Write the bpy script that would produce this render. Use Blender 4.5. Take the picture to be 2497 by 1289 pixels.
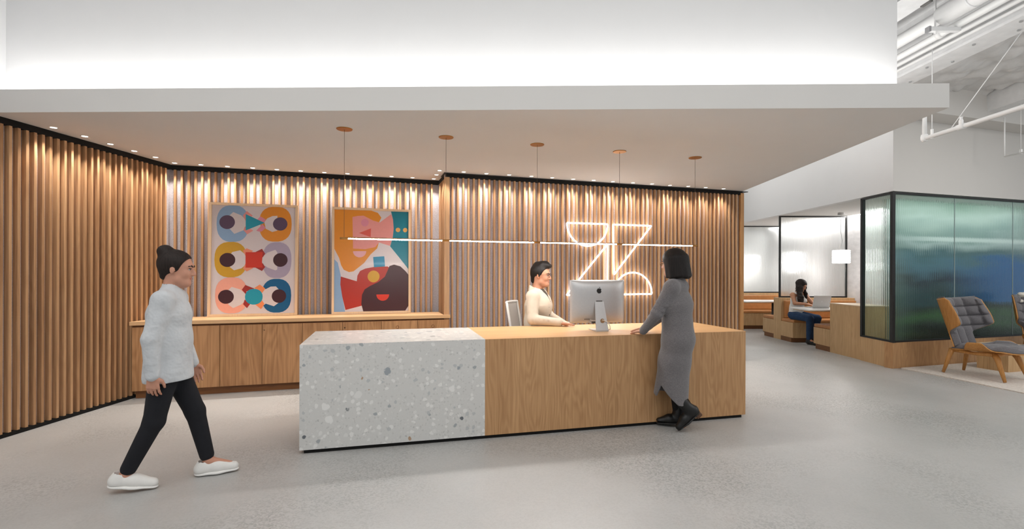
import bpy, bmesh, math, random
import numpy as np
from mathutils import Vector, Matrix

for _o in list(bpy.data.objects):
    bpy.data.objects.remove(_o, do_unlink=True)
SC = bpy.context.scene
COL = SC.collection
PI = math.pi
R = math.radians

# ------------------------------------------------------------------ camera
cam_d = bpy.data.cameras.new('camera')
cam = bpy.data.objects.new('camera', cam_d)
COL.objects.link(cam)
cam_d.sensor_width = 36.0
cam_d.lens = 36.0 * 1200.0 / 2497.0
cam_d.shift_y = (660.5 - 644.5) / 2497.0
cam_d.clip_end = 100
cam.location = (0, 0, 1.38)
cam.rotation_euler = (R(90), math.radians(-0.189), 0)
SC.camera = cam

# ------------------------------------------------------------------ world, large lights, exposure
W = bpy.data.worlds.new('world')
SC.world = W
W.use_nodes = True
W.node_tree.nodes['Background'].inputs[0].default_value = (0.93, 0.97, 1.0, 1)
W.node_tree.nodes['Background'].inputs[1].default_value = 0.58

def area_light(name, loc, size, power, rot=(0, 0, 0), color=(1, 1, 1)):
    d = bpy.data.lights.new(name, 'AREA')
    d.shape = 'RECTANGLE'
    d.size, d.size_y = size
    d.energy = power
    d.color = color
    o = bpy.data.objects.new(name, d)
    COL.objects.link(o)
    o.location = loc
    o.rotation_euler = rot
    return o

# rows of ceiling luminaires over the open lobby in front of the soffit and over the lounge
area_light('lobby_light', (-0.3, 0.6, 4.02), (7.5, 2.6), 130, color=(1, .985, .965))
area_light('lounge_light', (7.4, 4.6, 3.9), (2.6, 2.2), 70, color=(1, .985, .96))
area_light('corridor_light', (4.55, 9.2, 3.95), (0.8, 5.0), 36, color=(1, .985, .96))

def point_fill(name, loc, power, r=0.28):
    d = bpy.data.lights.new(name, 'POINT')
    d.energy = power
    d.shadow_soft_size = r
    d.color = (1, .985, .965)
    o = bpy.data.objects.new(name, d)
    COL.objects.link(o)
    o.location = loc
    return o
# unseen point light added to brighten the exposed ceiling beside the lounge
point_fill('lounge_ceiling_fill', (6.3, 2.7, 3.0), 72)

vs = SC.view_settings
vs.view_transform = 'Standard'
vs.look = 'None'
vs.gamma = 1.0
vs.use_curve_mapping = False
vs.exposure = 0.05

# ------------------------------------------------------------------ materials
MATS = {}
def newmat(name):
    m = bpy.data.materials.new(name)
    m.use_nodes = True
    nt = m.node_tree
    return m, nt, nt.nodes['Principled BSDF']

def srgb(r, g, b):
    def f(c):
        c = c / 255.0
        return c / 12.92 if c <= 0.04045 else ((c + 0.055) / 1.055) ** 2.4
    return (f(r), f(g), f(b), 1.0)

def N(nt, typ, **kw):
    n = nt.nodes.new(typ)
    for k, v in kw.items():
        setattr(n, k, v)
    return n

def plain(name, col, rough=0.5, metal=0.0, var=0.04, nscale=30.0, bump=0.0, coat=0.0, sheen=0.0, spec=0.5):
    if name in MATS:
        return MATS[name]
    m, nt, p = newmat(name)
    tc = N(nt, 'ShaderNodeTexCoord')
    nz = N(nt, 'ShaderNodeTexNoise')
    nz.inputs['Scale'].default_value = nscale
    nz.inputs['Detail'].default_value = 3
    nt.links.new(tc.outputs['Object'], nz.inputs['Vector'])
    rp = N(nt, 'ShaderNodeValToRGB')
    rp.color_ramp.elements[0].position = 0.3
    rp.color_ramp.elements[1].position = 0.7
    c = Vector(col[:3])
    rp.color_ramp.elements[0].color = (*(c * (1 - var)), 1)
    rp.color_ramp.elements[1].color = (*(c * (1 + var)), 1)
    nt.links.new(nz.outputs['Fac'], rp.inputs['Fac'])
    nt.links.new(rp.outputs['Color'], p.inputs['Base Color'])
    p.inputs['Roughness'].default_value = rough
    p.inputs['Metallic'].default_value = metal
    p.inputs['Coat Weight'].default_value = coat
    p.inputs['Sheen Weight'].default_value = sheen
    p.inputs['Specular IOR Level'].default_value = spec
    if bump:
        b = N(nt, 'ShaderNodeBump')
        b.inputs['Strength'].default_value = bump
        b.inputs['Distance'].default_value = 0.002
        nt.links.new(nz.outputs['Fac'], b.inputs['Height'])
        nt.links.new(b.outputs['Normal'], p.inputs['Normal'])
    MATS[name] = m
    return m

def wood(name, light, dark, axis='Z', freq=1.0, rough=0.45, contrast=1.0, cathedral=0.35, objvar=0.0):
    """oak veneer: streaks along one object axis plus contour-line figure"""
    if name in MATS:
        return MATS[name]
    m, nt, p = newmat(name)
    tc = N(nt, 'ShaderNodeTexCoord')
    oi = N(nt, 'ShaderNodeObjectInfo')
    add = N(nt, 'ShaderNodeVectorMath', operation='ADD')
    comb = N(nt, 'ShaderNodeCombineXYZ')
    mu = N(nt, 'ShaderNodeMath', operation='MULTIPLY')
    mu.inputs[1].default_value = 37.0 if objvar else 0.0
    nt.links.new(oi.outputs['Random'], mu.inputs[0])
    for k in range(3):
        nt.links.new(mu.outputs[0], comb.inputs[k])
    nt.links.new(tc.outputs['Object'], add.inputs[0])
    nt.links.new(comb.outputs[0], add.inputs[1])
    def mapped(across, along):
        mp = N(nt, 'ShaderNodeMapping')
        s = [across * freq] * 3
        s['XYZ'.index(axis)] = along * freq
        mp.inputs['Scale'].default_value = s
        nt.links.new(add.outputs[0], mp.inputs['Vector'])
        return mp
    n1 = N(nt, 'ShaderNodeTexNoise')
    n1.inputs['Scale'].default_value = 1.0
    n1.inputs['Detail'].default_value = 5
    nt.links.new(mapped(70, 1.6).outputs[0], n1.inputs['Vector'])
    n2 = N(nt, 'ShaderNodeTexNoise')
    n2.inputs['Scale'].default_value = 1.0
    n2.inputs['Detail'].default_value = 2
    nt.links.new(mapped(4.2, 0.55).outputs[0], n2.inputs['Vector'])
    m1 = N(nt, 'ShaderNodeMath', operation='MULTIPLY')
    m1.inputs[1].default_value = 95.0
    nt.links.new(n2.outputs['Fac'], m1.inputs[0])
    sn = N(nt, 'ShaderNodeMath', operation='SINE')
    nt.links.new(m1.outputs[0], sn.inputs[0])
    m2 = N(nt, 'ShaderNodeMath', operation='MULTIPLY_ADD')
    m2.inputs[1].default_value = 0.16 * cathedral
    m2.inputs[2].default_value = 0.0
    nt.links.new(sn.outputs[0], m2.inputs[0])
    a1 = N(nt, 'ShaderNodeMath', operation='ADD')
    nt.links.new(n1.outputs['Fac'], a1.inputs[0])
    nt.links.new(m2.outputs[0], a1.inputs[1])
    n3 = N(nt, 'ShaderNodeTexNoise')
    n3.inputs['Scale'].default_value = 1.0
    nt.links.new(mapped(5.0, 0.25).outputs[0], n3.inputs['Vector'])
    m3 = N(nt, 'ShaderNodeMath', operation='MULTIPLY_ADD')
    m3.inputs[1].default_value = 0.5
    m3.inputs[2].default_value = -0.25
    nt.links.new(n3.outputs['Fac'], m3.inputs[0])
    a2 = N(nt, 'ShaderNodeMath', operation='ADD')
    nt.links.new(a1.outputs[0], a2.inputs[0])
    nt.links.new(m3.outputs[0], a2.inputs[1])
    last = a2
    if objvar:
        m4 = N(nt, 'ShaderNodeMath', operation='MULTIPLY_ADD')
        m4.inputs[1].default_value = objvar
        m4.inputs[2].default_value = -objvar / 2
        nt.links.new(oi.outputs['Random'], m4.inputs[0])
        a3 = N(nt, 'ShaderNodeMath', operation='ADD')
        nt.links.new(a2.outputs[0], a3.inputs[0])
        nt.links.new(m4.outputs[0], a3.inputs[1])
        last = a3
    rp = N(nt, 'ShaderNodeValToRGB')
    rp.color_ramp.elements[0].position = 0.5 - 0.28 / contrast
    rp.color_ramp.elements[1].position = 0.5 + 0.28 / contrast
    rp.color_ramp.elements[0].color = dark
    rp.color_ramp.elements[1].color = light
    nt.links.new(last.outputs[0], rp.inputs['Fac'])
    nt.links.new(rp.outputs['Color'], p.inputs['Base Color'])
    p.inputs['Roughness'].default_value = rough
    p.inputs['Specular IOR Level'].default_value = 0.35
    bp = N(nt, 'ShaderNodeBump')
    bp.inputs['Strength'].default_value = 0.08
    bp.inputs['Distance'].default_value = 0.001
    nt.links.new(n1.outputs['Fac'], bp.inputs['Height'])
    nt.links.new(bp.outputs['Normal'], p.inputs['Normal'])
    MATS[name] = m
    return m

def emit(name, col, strength):
    if name in MATS:
        return MATS[name]
    m, nt, p = newmat(name)
    p.inputs['Base Color'].default_value = (.9, .9, .9, 1)
    p.inputs['Emission Color'].default_value = col
    p.inputs['Emission Strength'].default_value = strength
    MATS[name] = m
    return m

def terrazzo_mat():
    m, nt, p = newmat('terrazzo')
    tc = N(nt, 'ShaderNodeTexCoord')
    wob = N(nt, 'ShaderNodeTexNoise')
    wob.inputs['Scale'].default_value = 22
    nt.links.new(tc.outputs['Object'], wob.inputs['Vector'])
    mixv = N(nt, 'ShaderNodeMix', data_type='VECTOR')
    mixv.inputs[0].default_value = 0.035
    nt.links.new(tc.outputs['Object'], mixv.inputs[4])
    nt.links.new(wob.outputs['Color'], mixv.inputs[5])
    cur = None
    for k, (sc, lo, hi, stops) in enumerate((
        (48, .22, .42, ((0, (196, 195, 192)), (.4, (206, 205, 202)), (.75, (215, 214, 211)), (.96, (184, 184, 182)))),
        (20, .14, .20, ((0, (210, 209, 206)), (.3, (227, 226, 223)), (.66, (219, 218, 215)), (.82, (188, 190, 190)), (.93, (164, 168, 170)), (.975, (104, 109, 114)), (.990, (178, 148, 122)))),
        (11, .06, .11, ((0, (229, 228, 225)), (.5, (222, 221, 218)), (.82, (192, 195, 196)), (.94, (154, 160, 165)))),
    )):
        v = N(nt, 'ShaderNodeTexVoronoi')
        v.inputs['Scale'].default_value = sc
        nt.links.new(mixv.outputs[1], v.inputs['Vector'])
        sep = N(nt, 'ShaderNodeSeparateColor')
        nt.links.new(v.outputs['Color'], sep.inputs[0])
        rp = N(nt, 'ShaderNodeValToRGB')
        rp.color_ramp.interpolation = 'CONSTANT'
        while len(rp.color_ramp.elements) < len(stops):
            rp.color_ramp.elements.new(0.5)
        for e, (pos, c) in zip(rp.color_ramp.elements, stops):
            e.position = pos
            e.color = srgb(*c)
        nt.links.new(sep.outputs[0], rp.inputs['Fac'])
        mr = N(nt, 'ShaderNodeMapRange')
        # per-chip size
        sz = N(nt, 'ShaderNodeMath', operation='MULTIPLY_ADD')
        sz.inputs[1].default_value = -0.30 if k else 0.0
        nt.links.new(sep.outputs[1], sz.inputs[0])
        nt.links.new(v.outputs['Distance'], sz.inputs[2])
        mr.inputs[1].default_value = lo
        mr.inputs[2].default_value = hi
        mr.inputs[3].default_value = 1.0
        mr.inputs[4].default_value = 0.0
        nt.links.new(sz.outputs[0], mr.inputs[0])
        if k == 2:
            gate = N(nt, 'ShaderNodeMath', operation='GREATER_THAN')
            gate.inputs[1].default_value = 0.45
            nt.links.new(sep.outputs[2], gate.inputs[0])
            mg = N(nt, 'ShaderNodeMath', operation='MULTIPLY')
            nt.links.new(mr.outputs[0], mg.inputs[0])
            nt.links.new(gate.outputs[0], mg.inputs[1])
            fac = mg.outputs[0]
        else:
            fac = mr.outputs[0]
        mx = N(nt, 'ShaderNodeMix', data_type='RGBA')
        nt.links.new(fac, mx.inputs[0])
        if cur is None:
            mx.inputs[6].default_value = srgb(209, 208, 205)
        else:
            nt.links.new(cur, mx.inputs[6])
        nt.links.new(rp.outputs['Color'], mx.inputs[7])
        cur = mx.outputs[2]
    nt.links.new(cur, p.inputs['Base Color'])
    p.inputs['Roughness'].default_value = 0.32
    return m

def concrete_mat():
    m, nt, p = newmat('polished_concrete')
    tc = N(nt, 'ShaderNodeTexCoord')
    big = N(nt, 'ShaderNodeTexNoise')
    big.inputs['Scale'].default_value = 0.55
    big.inputs['Detail'].default_value = 4
    big.inputs['Roughness'].default_value = 0.55
    nt.links.new(tc.outputs['Object'], big.inputs['Vector'])
    rp = N(nt, 'ShaderNodeValToRGB')
    rp.color_ramp.elements[0].position = 0.32
    rp.color_ramp.elements[1].position = 0.68
    rp.color_ramp.elements[0].color = srgb(172, 172, 170)
    rp.color_ramp.elements[1].color = srgb(196, 195, 193)
    nt.links.new(big.outputs['Fac'], rp.inputs['Fac'])
    # aggregate speckle, shown in patches
    vo = N(nt, 'ShaderNodeTexVoronoi')
    vo.inputs['Scale'].default_value = 95
    nt.links.new(tc.outputs['Object'], vo.inputs['Vector'])
    sep = N(nt, 'ShaderNodeSeparateColor')
    nt.links.new(vo.outputs['Color'], sep.inputs[0])
    rs = N(nt, 'ShaderNodeValToRGB')
    rs.color_ramp.elements[0].position = 0.0
    rs.color_ramp.elements[0].color = (0.42, 0.43, 0.42, 1)
    rs.color_ramp.elements[1].position = 0.75
    rs.color_ramp.elements[1].color = (1.06, 1.06, 1.06, 1)
    nt.links.new(sep.outputs[0], rs.inputs['Fac'])
    patch = N(nt, 'ShaderNodeTexNoise')
    patch.inputs['Scale'].default_value = 0.8
    patch.inputs['Detail'].default_value = 3
    mp = N(nt, 'ShaderNodeMapping')
    mp.inputs['Location'].default_value = (3.1, 1.7, 0)
    nt.links.new(tc.outputs['Object'], mp.inputs['Vector'])
    nt.links.new(mp.outputs[0], patch.inputs['Vector'])
    rq = N(nt, 'ShaderNodeValToRGB')
    rq.color_ramp.elements[0].position = 0.47
    rq.color_ramp.elements[0].color = (0.1, 0.1, 0.1, 1)
    rq.color_ramp.elements[1].position = 0.66
    rq.color_ramp.elements[1].color = (0.6, 0.6, 0.6, 1)
    nt.links.new(patch.outputs['Fac'], rq.inputs['Fac'])
    mx = N(nt, 'ShaderNodeMix', data_type='RGBA', blend_type='MULTIPLY')
    nt.links.new(rq.outputs['Color'], mx.inputs[0])
    nt.links.new(rp.outputs['Color'], mx.inputs[6])
    nt.links.new(rs.outputs['Color'], mx.inputs[7])
    nt.links.new(mx.outputs[2], p.inputs['Base Color'])
    rr = N(nt, 'ShaderNodeMapRange')
    rr.inputs[3].default_value = 0.30
    rr.inputs[4].default_value = 0.5
    nt.links.new(big.outputs['Fac'], rr.inputs[0])
    nt.links.new(rr.outputs[0], p.inputs['Roughness'])
    p.inputs['Specular IOR Level'].default_value = 0.45
    return m

def felt_mat():
    m, nt, p = newmat('grey_felt')
    tc = N(nt, 'ShaderNodeTexCoord')
    nz = N(nt, 'ShaderNodeTexNoise')
    nz.inputs['Scale'].default_value = 170
    nz.inputs['Detail'].default_value = 3
    nt.links.new(tc.outputs['Object'], nz.inputs['Vector'])
    rp = N(nt, 'ShaderNodeValToRGB')
    rp.color_ramp.elements[0].position = 0.3
    rp.color_ramp.elements[0].color = srgb(168, 162, 166)
    rp.color_ramp.elements[1].position = 0.7
    rp.color_ramp.elements[1].color = srgb(208, 203, 208)
    nt.links.new(nz.outputs['Fac'], rp.inputs['Fac'])
    nt.links.new(rp.outputs['Color'], p.inputs['Base Color'])
    p.inputs['Roughness'].default_value = 0.95
    return m

def glass_mat(name, tint, rough, ior=1.18):
    m, nt, p = newmat(name)
    p.inputs['Base Color'].default_value = tint
    p.inputs['Transmission Weight'].default_value = 1.0
    p.inputs['Roughness'].default_value = rough
    p.inputs['IOR'].default_value = ior
    return m

def mural_mat():
    """landscape print: pale top, blue-grey middle with dark foliage masses, green foot"""
    m, nt, p = newmat('landscape_mural')
    tc = N(nt, 'ShaderNodeTexCoord')
    sx = N(nt, 'ShaderNodeSeparateXYZ')
    nt.links.new(tc.outputs['Object'], sx.inputs[0])
    nz = N(nt, 'ShaderNodeTexNoise')
    nz.inputs['Scale'].default_value = 1.0
    nz.inputs['Detail'].default_value = 4
    mp = N(nt, 'ShaderNodeMapping')
    mp.inputs['Scale'].default_value = (1.1, 1, 2.6)
    mp.inputs['Location'].default_value = (0.4, 0, 0.3)
    nt.links.new(tc.outputs['Object'], mp.inputs['Vector'])
    nt.links.new(mp.outputs[0], nz.inputs['Vector'])
    ma = N(nt, 'ShaderNodeMath', operation='MULTIPLY_ADD')
    ma.inputs[1].default_value = 1.15
    ma.inputs[2].default_value = -0.58
    nt.links.new(nz.outputs['Fac'], ma.inputs[0])
    ad = N(nt, 'ShaderNodeMath', operation='ADD')
    nt.links.new(sx.outputs['Z'], ad.inputs[0])
    nt.links.new(ma.outputs[0], ad.inputs[1])
    dv = N(nt, 'ShaderNodeMath', operation='DIVIDE')
    dv.inputs[1].default_value = 2.6
    nt.links.new(ad.outputs[0], dv.inputs[0])
    rp = N(nt, 'ShaderNodeValToRGB')
    st = ((0.0, (8, 14, 8)), (.14, (14, 30, 10)), (.24, (52, 100, 30)), (.31, (16, 36, 18)), (.40, (36, 74, 84)), (.48, (8, 22, 46)), (.56, (92, 132, 156)), (.64, (76, 112, 120)), (.72, (214, 224, 226)), (.77, (150, 174, 172)), (.88, (206, 220, 214)), (1.0, (150, 176, 160)))  # narrow bright band in the upper part imitates a reflected light streak
    while len(rp.color_ramp.elements) < len(st):
        rp.color_ramp.elements.new(0.5)
    for e, (pos, c) in zip(rp.color_ramp.elements, st):
        e.position = pos
        e.color = srgb(*c)
    nt.links.new(dv.outputs[0], rp.inputs['Fac'])
    # blue water glimpse on the right
    n2 = N(nt, 'ShaderNodeTexNoise')
    n2.inputs['Scale'].default_value = 1.3
    n2.inputs['Detail'].default_value = 3
    nt.links.new(mp.outputs[0], n2.inputs['Vector'])
    gx = N(nt, 'ShaderNodeMapRange')
    gx.inputs[1].default_value = 1.3
    gx.inputs[2].default_value = 2.6
    nt.links.new(sx.outputs['X'], gx.inputs[0])
    zz = N(nt, 'ShaderNodeMath', operation='COMPARE')
    zz.inputs[1].default_value = 1.22
    zz.inputs[2].default_value = 0.30
    nt.links.new(ad.outputs[0], zz.inputs[0])
    g2 = N(nt, 'ShaderNodeMath', operation='MULTIPLY')
    nt.links.new(gx.outputs[0], g2.inputs[0])
    nt.links.new(zz.outputs[0], g2.inputs[1])
    mx = N(nt, 'ShaderNodeMix', data_type='RGBA')
    nt.links.new(g2.outputs[0], mx.inputs[0])
    nt.links.new(rp.outputs['Color'], mx.inputs[6])
    mx.inputs[7].default_value = srgb(12, 104, 178)
    # pale wash towards the booth side
    gl = N(nt, 'ShaderNodeMapRange')
    gl.inputs[1].default_value = -0.1
    gl.inputs[2].default_value = 0.55
    gl.inputs[3].default_value = 0.5
    gl.inputs[4].default_value = 0.0
    nt.links.new(sx.outputs['X'], gl.inputs[0])
    mw = N(nt, 'ShaderNodeMix', data_type='RGBA')
    nt.links.new(gl.outputs[0], mw.inputs[0])
    nt.links.new(mx.outputs[2], mw.inputs[6])
    mw.inputs[7].default_value = srgb(176, 190, 182)
    bz = N(nt, 'ShaderNodeMath', operation='COMPARE')  # level white streak: a lamp's reflection painted into the print colour
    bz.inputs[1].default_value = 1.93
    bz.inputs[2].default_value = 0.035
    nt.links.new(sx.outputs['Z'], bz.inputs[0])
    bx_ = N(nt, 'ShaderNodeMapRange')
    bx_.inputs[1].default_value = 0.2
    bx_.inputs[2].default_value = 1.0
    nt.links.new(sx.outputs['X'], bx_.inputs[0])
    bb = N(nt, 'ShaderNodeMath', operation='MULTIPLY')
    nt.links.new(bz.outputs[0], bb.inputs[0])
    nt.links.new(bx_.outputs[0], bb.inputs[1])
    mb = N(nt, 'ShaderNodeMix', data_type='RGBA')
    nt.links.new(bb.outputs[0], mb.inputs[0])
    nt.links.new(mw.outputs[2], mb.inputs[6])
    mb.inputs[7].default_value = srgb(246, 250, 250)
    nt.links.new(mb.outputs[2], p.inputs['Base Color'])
    p.inputs['Roughness'].default_value = 0.6
    return m

def rib_mat(name, c1, c2, scale):
    m, nt, p = newmat(name)
    tc = N(nt, 'ShaderNodeTexCoord')
    mp = N(nt, 'ShaderNodeMapping')
    mp.inputs['Scale'].default_value = (1, 1, 2.2)
    nt.links.new(tc.outputs['Object'], mp.inputs['Vector'])
    nz = N(nt, 'ShaderNodeTexNoise')
    nz.inputs['Scale'].default_value = scale
    nz.inputs['Detail'].default_value = 4
    nt.links.new(mp.outputs[0], nz.inputs['Vector'])
    rp = N(nt, 'ShaderNodeValToRGB')
    rp.color_ramp.elements[0].position = 0.3
    rp.color_ramp.elements[0].color = c1
    rp.color_ramp.elements[1].position = 0.7
    rp.color_ramp.elements[1].color = c2
    nt.links.new(nz.outputs['Fac'], rp.inputs['Fac'])
    nt.links.new(rp.outputs['Color'], p.inputs['Base Color'])
    p.inputs['Roughness'].default_value = 0.95
    p.inputs['Sheen Weight'].default_value = 0.3
    b = N(nt, 'ShaderNodeBump')
    b.inputs['Strength'].default_value = 0.35
    b.inputs['Distance'].default_value = 0.004
    nt.links.new(nz.outputs['Fac'], b.inputs['Height'])
    nt.links.new(b.outputs['Normal'], p.inputs['Normal'])
    return m

M_SLAT = wood('slat_oak', srgb(208, 166, 124), srgb(158, 116, 80), 'Z', 1.0, 0.5, 1.0, 0.25, objvar=0.34)
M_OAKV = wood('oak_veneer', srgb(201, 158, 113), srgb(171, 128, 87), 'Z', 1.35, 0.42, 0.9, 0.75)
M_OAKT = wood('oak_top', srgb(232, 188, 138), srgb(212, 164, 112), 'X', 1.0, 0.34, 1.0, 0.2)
M_CAB = wood('cabinet_oak', srgb(194, 146, 102), srgb(158, 113, 74), 'Z', 1.0, 0.45, 1.0, 0.75, objvar=0.1)
M_PALE = wood('pale_oak', srgb(214, 178, 132), srgb(184, 146, 102), 'Z', 1.0, 0.5, 1.0, 0.4)
M_PALEF = wood('pale_oak_frame', srgb(238, 210, 176), srgb(220, 188, 150), 'Z', 1.0, 0.5, 0.8, 0.2)
M_CHAIRW = wood('chair_oak', srgb(206, 152, 90), srgb(172, 116, 58), 'Z', 1.3, 0.42, 0.9, 0.3)
M_WHITE = plain('white_paint', srgb(226, 226, 226), 0.85, var=0.008, nscale=3)
M_WHITE2 = plain('white_paint_ceiling', srgb(222, 220, 217), 0.9, var=0.008, nscale=3)
M_RAW = plain('white_painted_steel', srgb(232, 232, 232), 0.7, var=0.05, nscale=9, bump=0.3)
M_PIPE = plain('white_painted_pipe', srgb(240, 240, 239), 0.5, var=0.02, nscale=12)
M_BLACK = plain('black_metal', srgb(22, 21, 21), 0.5, var=0.1)
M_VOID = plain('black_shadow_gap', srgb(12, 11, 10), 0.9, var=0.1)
M_BRASS = plain('brass', srgb(176, 128, 70), 0.35, metal=1.0, var=0.06)
M_ALU = plain('brushed_aluminium', srgb(206, 205, 205), 0.42, metal=0.65, var=0.02, nscale=60)
M_FELT = felt_mat()
M_FLOOR = concrete_mat()
M_TERR = terrazzo_mat()
M_TAN = plain('tan_leather', srgb(186, 126, 72), 0.45, var=0.08, nscale=14, bump=0.1)
M_WALLP = rib_mat('pale_wall_covering', srgb(206, 204, 204), srgb(224, 222, 222), 6)
M_GLASS = glass_mat('reeded_glass', (.80, .92, .875, 1), 0.11)
M_GLASSC = glass_mat('reeded_glass_clear', (.95, .97, .965, 1), 0.30)
M_RUG = rib_mat('cream_rug_wool', srgb(196, 186, 176), srgb(226, 218, 208), 40)
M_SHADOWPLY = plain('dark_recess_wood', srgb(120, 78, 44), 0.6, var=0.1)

# ------------------------------------------------------------------ geometry helpers
def link(o, parent=None):
    COL.objects.link(o)
    if parent is not None:
        o.parent = parent
    return o

def tag(o, label=None, cat=None, group=None, kind=None):
    if label:
        o['label'] = label
    if cat:
        o['category'] = cat
    if group:
        o['group'] = group
    if kind:
        o['kind'] = kind
    return o

def thing(name, loc=(0, 0, 0), rz=0.0, label=None, cat=None, group=None):
    o = bpy.data.objects.new(name, None)
    o.empty_display_size = 0.1
    link(o)
    o.location = loc
    o.rotation_euler = (0, 0, rz)
    return tag(o, label, cat, group)

def meshobj(name, me, mat, parent=None, smooth=False):
    o = bpy.data.objects.new(name, me)
    mats = mat if isinstance(mat, (list, tuple)) else [mat]
    if not me.materials:
        for mm in mats:
            me.materials.append(mm)
    if smooth:
        me.polygons.foreach_set('use_smooth', [True] * len(me.polygons))
    return link(o, parent)

def pydata(name, verts, faces, mat, parent=None, smooth=False):
    me = bpy.data.meshes.new(name)
    me.from_pydata([tuple(v) for v in verts], [], faces)
    me.update()
    bm = bmesh.new()
    bm.from_mesh(me)
    bmesh.ops.recalc_face_normals(bm, faces=bm.faces)
    bm.to_mesh(me)
    bm.free()
    return meshobj(name, me, mat, parent, smooth)

def frombm(name, bm, mat, parent=None, smooth=False):
    bmesh.ops.recalc_face_normals(bm, faces=bm.faces)
    me = bpy.data.meshes.new(name)
    bm.to_mesh(me)
    bm.free()
    return meshobj(name, me, mat, parent, smooth)

def bm_box(bm, x0, x1, y0, y1, z0, z1, bev=0.0, seg=1, mtx=None):
    ret = bmesh.ops.create_cube(bm, size=1.0)
    vs_ = ret['verts']
    for v in vs_:
        v.co = Vector(((x0 + x1) / 2 + v.co.x * (x1 - x0), (y0 + y1) / 2 + v.co.y * (y1 - y0), (z0 + z1) / 2 + v.co.z * (z1 - z0)))
    if bev:
        es = list({e for v in vs_ for e in v.link_edges})
        r2 = bmesh.ops.bevel(bm, geom=es, offset=bev, segments=seg, affect='EDGES', profile=0.5)
        vs_ = list({v for f in r2['faces'] for v in f.verts} | {v for v in vs_ if v.is_valid})
    if mtx is not None:
        for v in vs_:
            v.co = mtx @ v.co
    return vs_

def box(name, x0, x1, y0, y1, z0, z1, mat, parent=None, bev=0.0, seg=1):
    bm = bmesh.new()
    bm_box(bm, x0, x1, y0, y1, z0, z1, bev, seg)
    return frombm(name, bm, mat, parent)

def bm_prism(bm, poly, z0, z1):
    n = len(poly)
    a = [bm.verts.new((p[0], p[1], z0)) for p in poly]
    b = [bm.verts.new((p[0], p[1], z1)) for p in poly]
    bm.faces.new(a[::-1])
    bm.faces.new(b)
    for i in range(n):
        j = (i + 1) % n
        bm.faces.new((a[i], a[j], b[j], b[i]))

def prism(name, poly, z0, z1, mat, parent=None):
    bm = bmesh.new()
    bm_prism(bm, poly, z0, z1)
    return frombm(name, bm, mat, parent)

def frame_of(d):
    d = Vector(d).normalized()
    up = Vector((0, 0, 1)) if abs(d.z) < 0.95 else Vector((1, 0, 0))
    a = d.cross(up).normalized()
    b = a.cross(d).normalized()
    return a, b

def bm_tube(bm, pts, r, seg=10, closed=False, cap=True):
    pts = [Vector(p) for p in pts]
    n = len(pts)
    rs = r if isinstance(r, (list, tuple)) else [r] * n
    rings = []
    a = None
    for i, p in enumerate(pts):
        if closed:
            t = (pts[(i + 1) % n] - pts[i - 1])
        else:
            t = pts[min(i + 1, n - 1)] - pts[max(i - 1, 0)]
        t.normalize()
        if a is None:
            a, b = frame_of(t)
        else:
            a = (a - t * a.dot(t)).normalized()
            b = a.cross(t).normalized()
        # widen at corners
        rings.append([bm.verts.new(p + (a * math.cos(2 * PI * k / seg) + b * math.sin(2 * PI * k / seg)) * rs[i]) for k in range(seg)])
    m = n if closed else n - 1
    for i in range(m):
        r0, r1 = rings[i], rings[(i + 1) % n]
        for k in range(seg):
            k2 = (k + 1) % seg
            bm.faces.new((r0[k], r0[k2], r1[k2], r1[k]))
    if cap and not closed:
        bm.faces.new(rings[0][::-1])
        bm.faces.new(rings[-1])

def tube(name, pts, r, mat, parent=None, seg=10, closed=False, smooth=True):
    bm = bmesh.new()
    bm_tube(bm, pts, r, seg, closed)
    return frombm(name, bm, mat, parent, smooth)

def bm_lathe(bm, prof, seg=24, center=(0, 0, 0)):
    cx, cy, cz = center
    rings = []
    for r, z in prof:
        if r < 1e-6:
            rings.append([bm.verts.new((cx, cy, cz + z))])
        else:
            rings.append([bm.verts.new((cx + r * math.cos(2 * PI * k / seg), cy + r * math.sin(2 * PI * k / seg), cz + z)) for k in range(seg)])
    for a, b in zip(rings, rings[1:]):
        for k in range(seg):
            k2 = (k + 1) % seg
            if len(a) == 1 and len(b) == 1:
                continue
            if len(a) == 1:
                bm.faces.new((a[0], b[k2], b[k]))
            elif len(b) == 1:
                bm.faces.new((a[k], a[k2], b[0]))
            else:
                bm.faces.new((a[k], a[k2], b[k2], b[k]))

def lathe(name, prof, mat, parent=None, seg=24, center=(0, 0, 0), smooth=False):
    bm = bmesh.new()
    bm_lathe(bm, prof, seg, center)
    return frombm(name, bm, mat, parent, smooth)

def grid_sheet(name, fn, nu, nv, mat, parent=None, thick=0.0, smooth=True):
    """surface fn(i/nu, j/nv) -> (front point, back point) made into a closed sheet"""
    F, B = [], []
    for j in range(nv + 1):
        for i in range(nu + 1):
            f, b = fn(i / nu, j / nv)
            F.append(f)
            B.append(b)
    nF = len(F)
    faces = []
    w = nu + 1
    for j in range(nv):
        for i in range(nu):
            a = j * w + i
            faces.append((a, a + 1, a + 1 + w, a + w))
            faces.append((nF + a, nF + a + w, nF + a + 1 + w, nF + a + 1))
    for i in range(nu):
        faces.append((i, nF + i, nF + i + 1, i + 1))
        a = nv * w + i
        faces.append((a, a + 1, nF + a + 1, nF + a))
    for j in range(nv):
        a = j * w
        faces.append((a, a + w, nF + a + w, nF + a))
        a = j * w + nu
        faces.append((a, nF + a, nF + a + w, a + w))
    return pydata(name, F + B, faces, mat, parent, smooth)

ORD = ['first', 'second', 'third', 'fourth', 'fifth', 'sixth', 'seventh', 'eighth', 'ninth', 'tenth', 'eleventh', 'twelfth', 'thirteenth', 'fourteenth', 'fifteenth']
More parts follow.
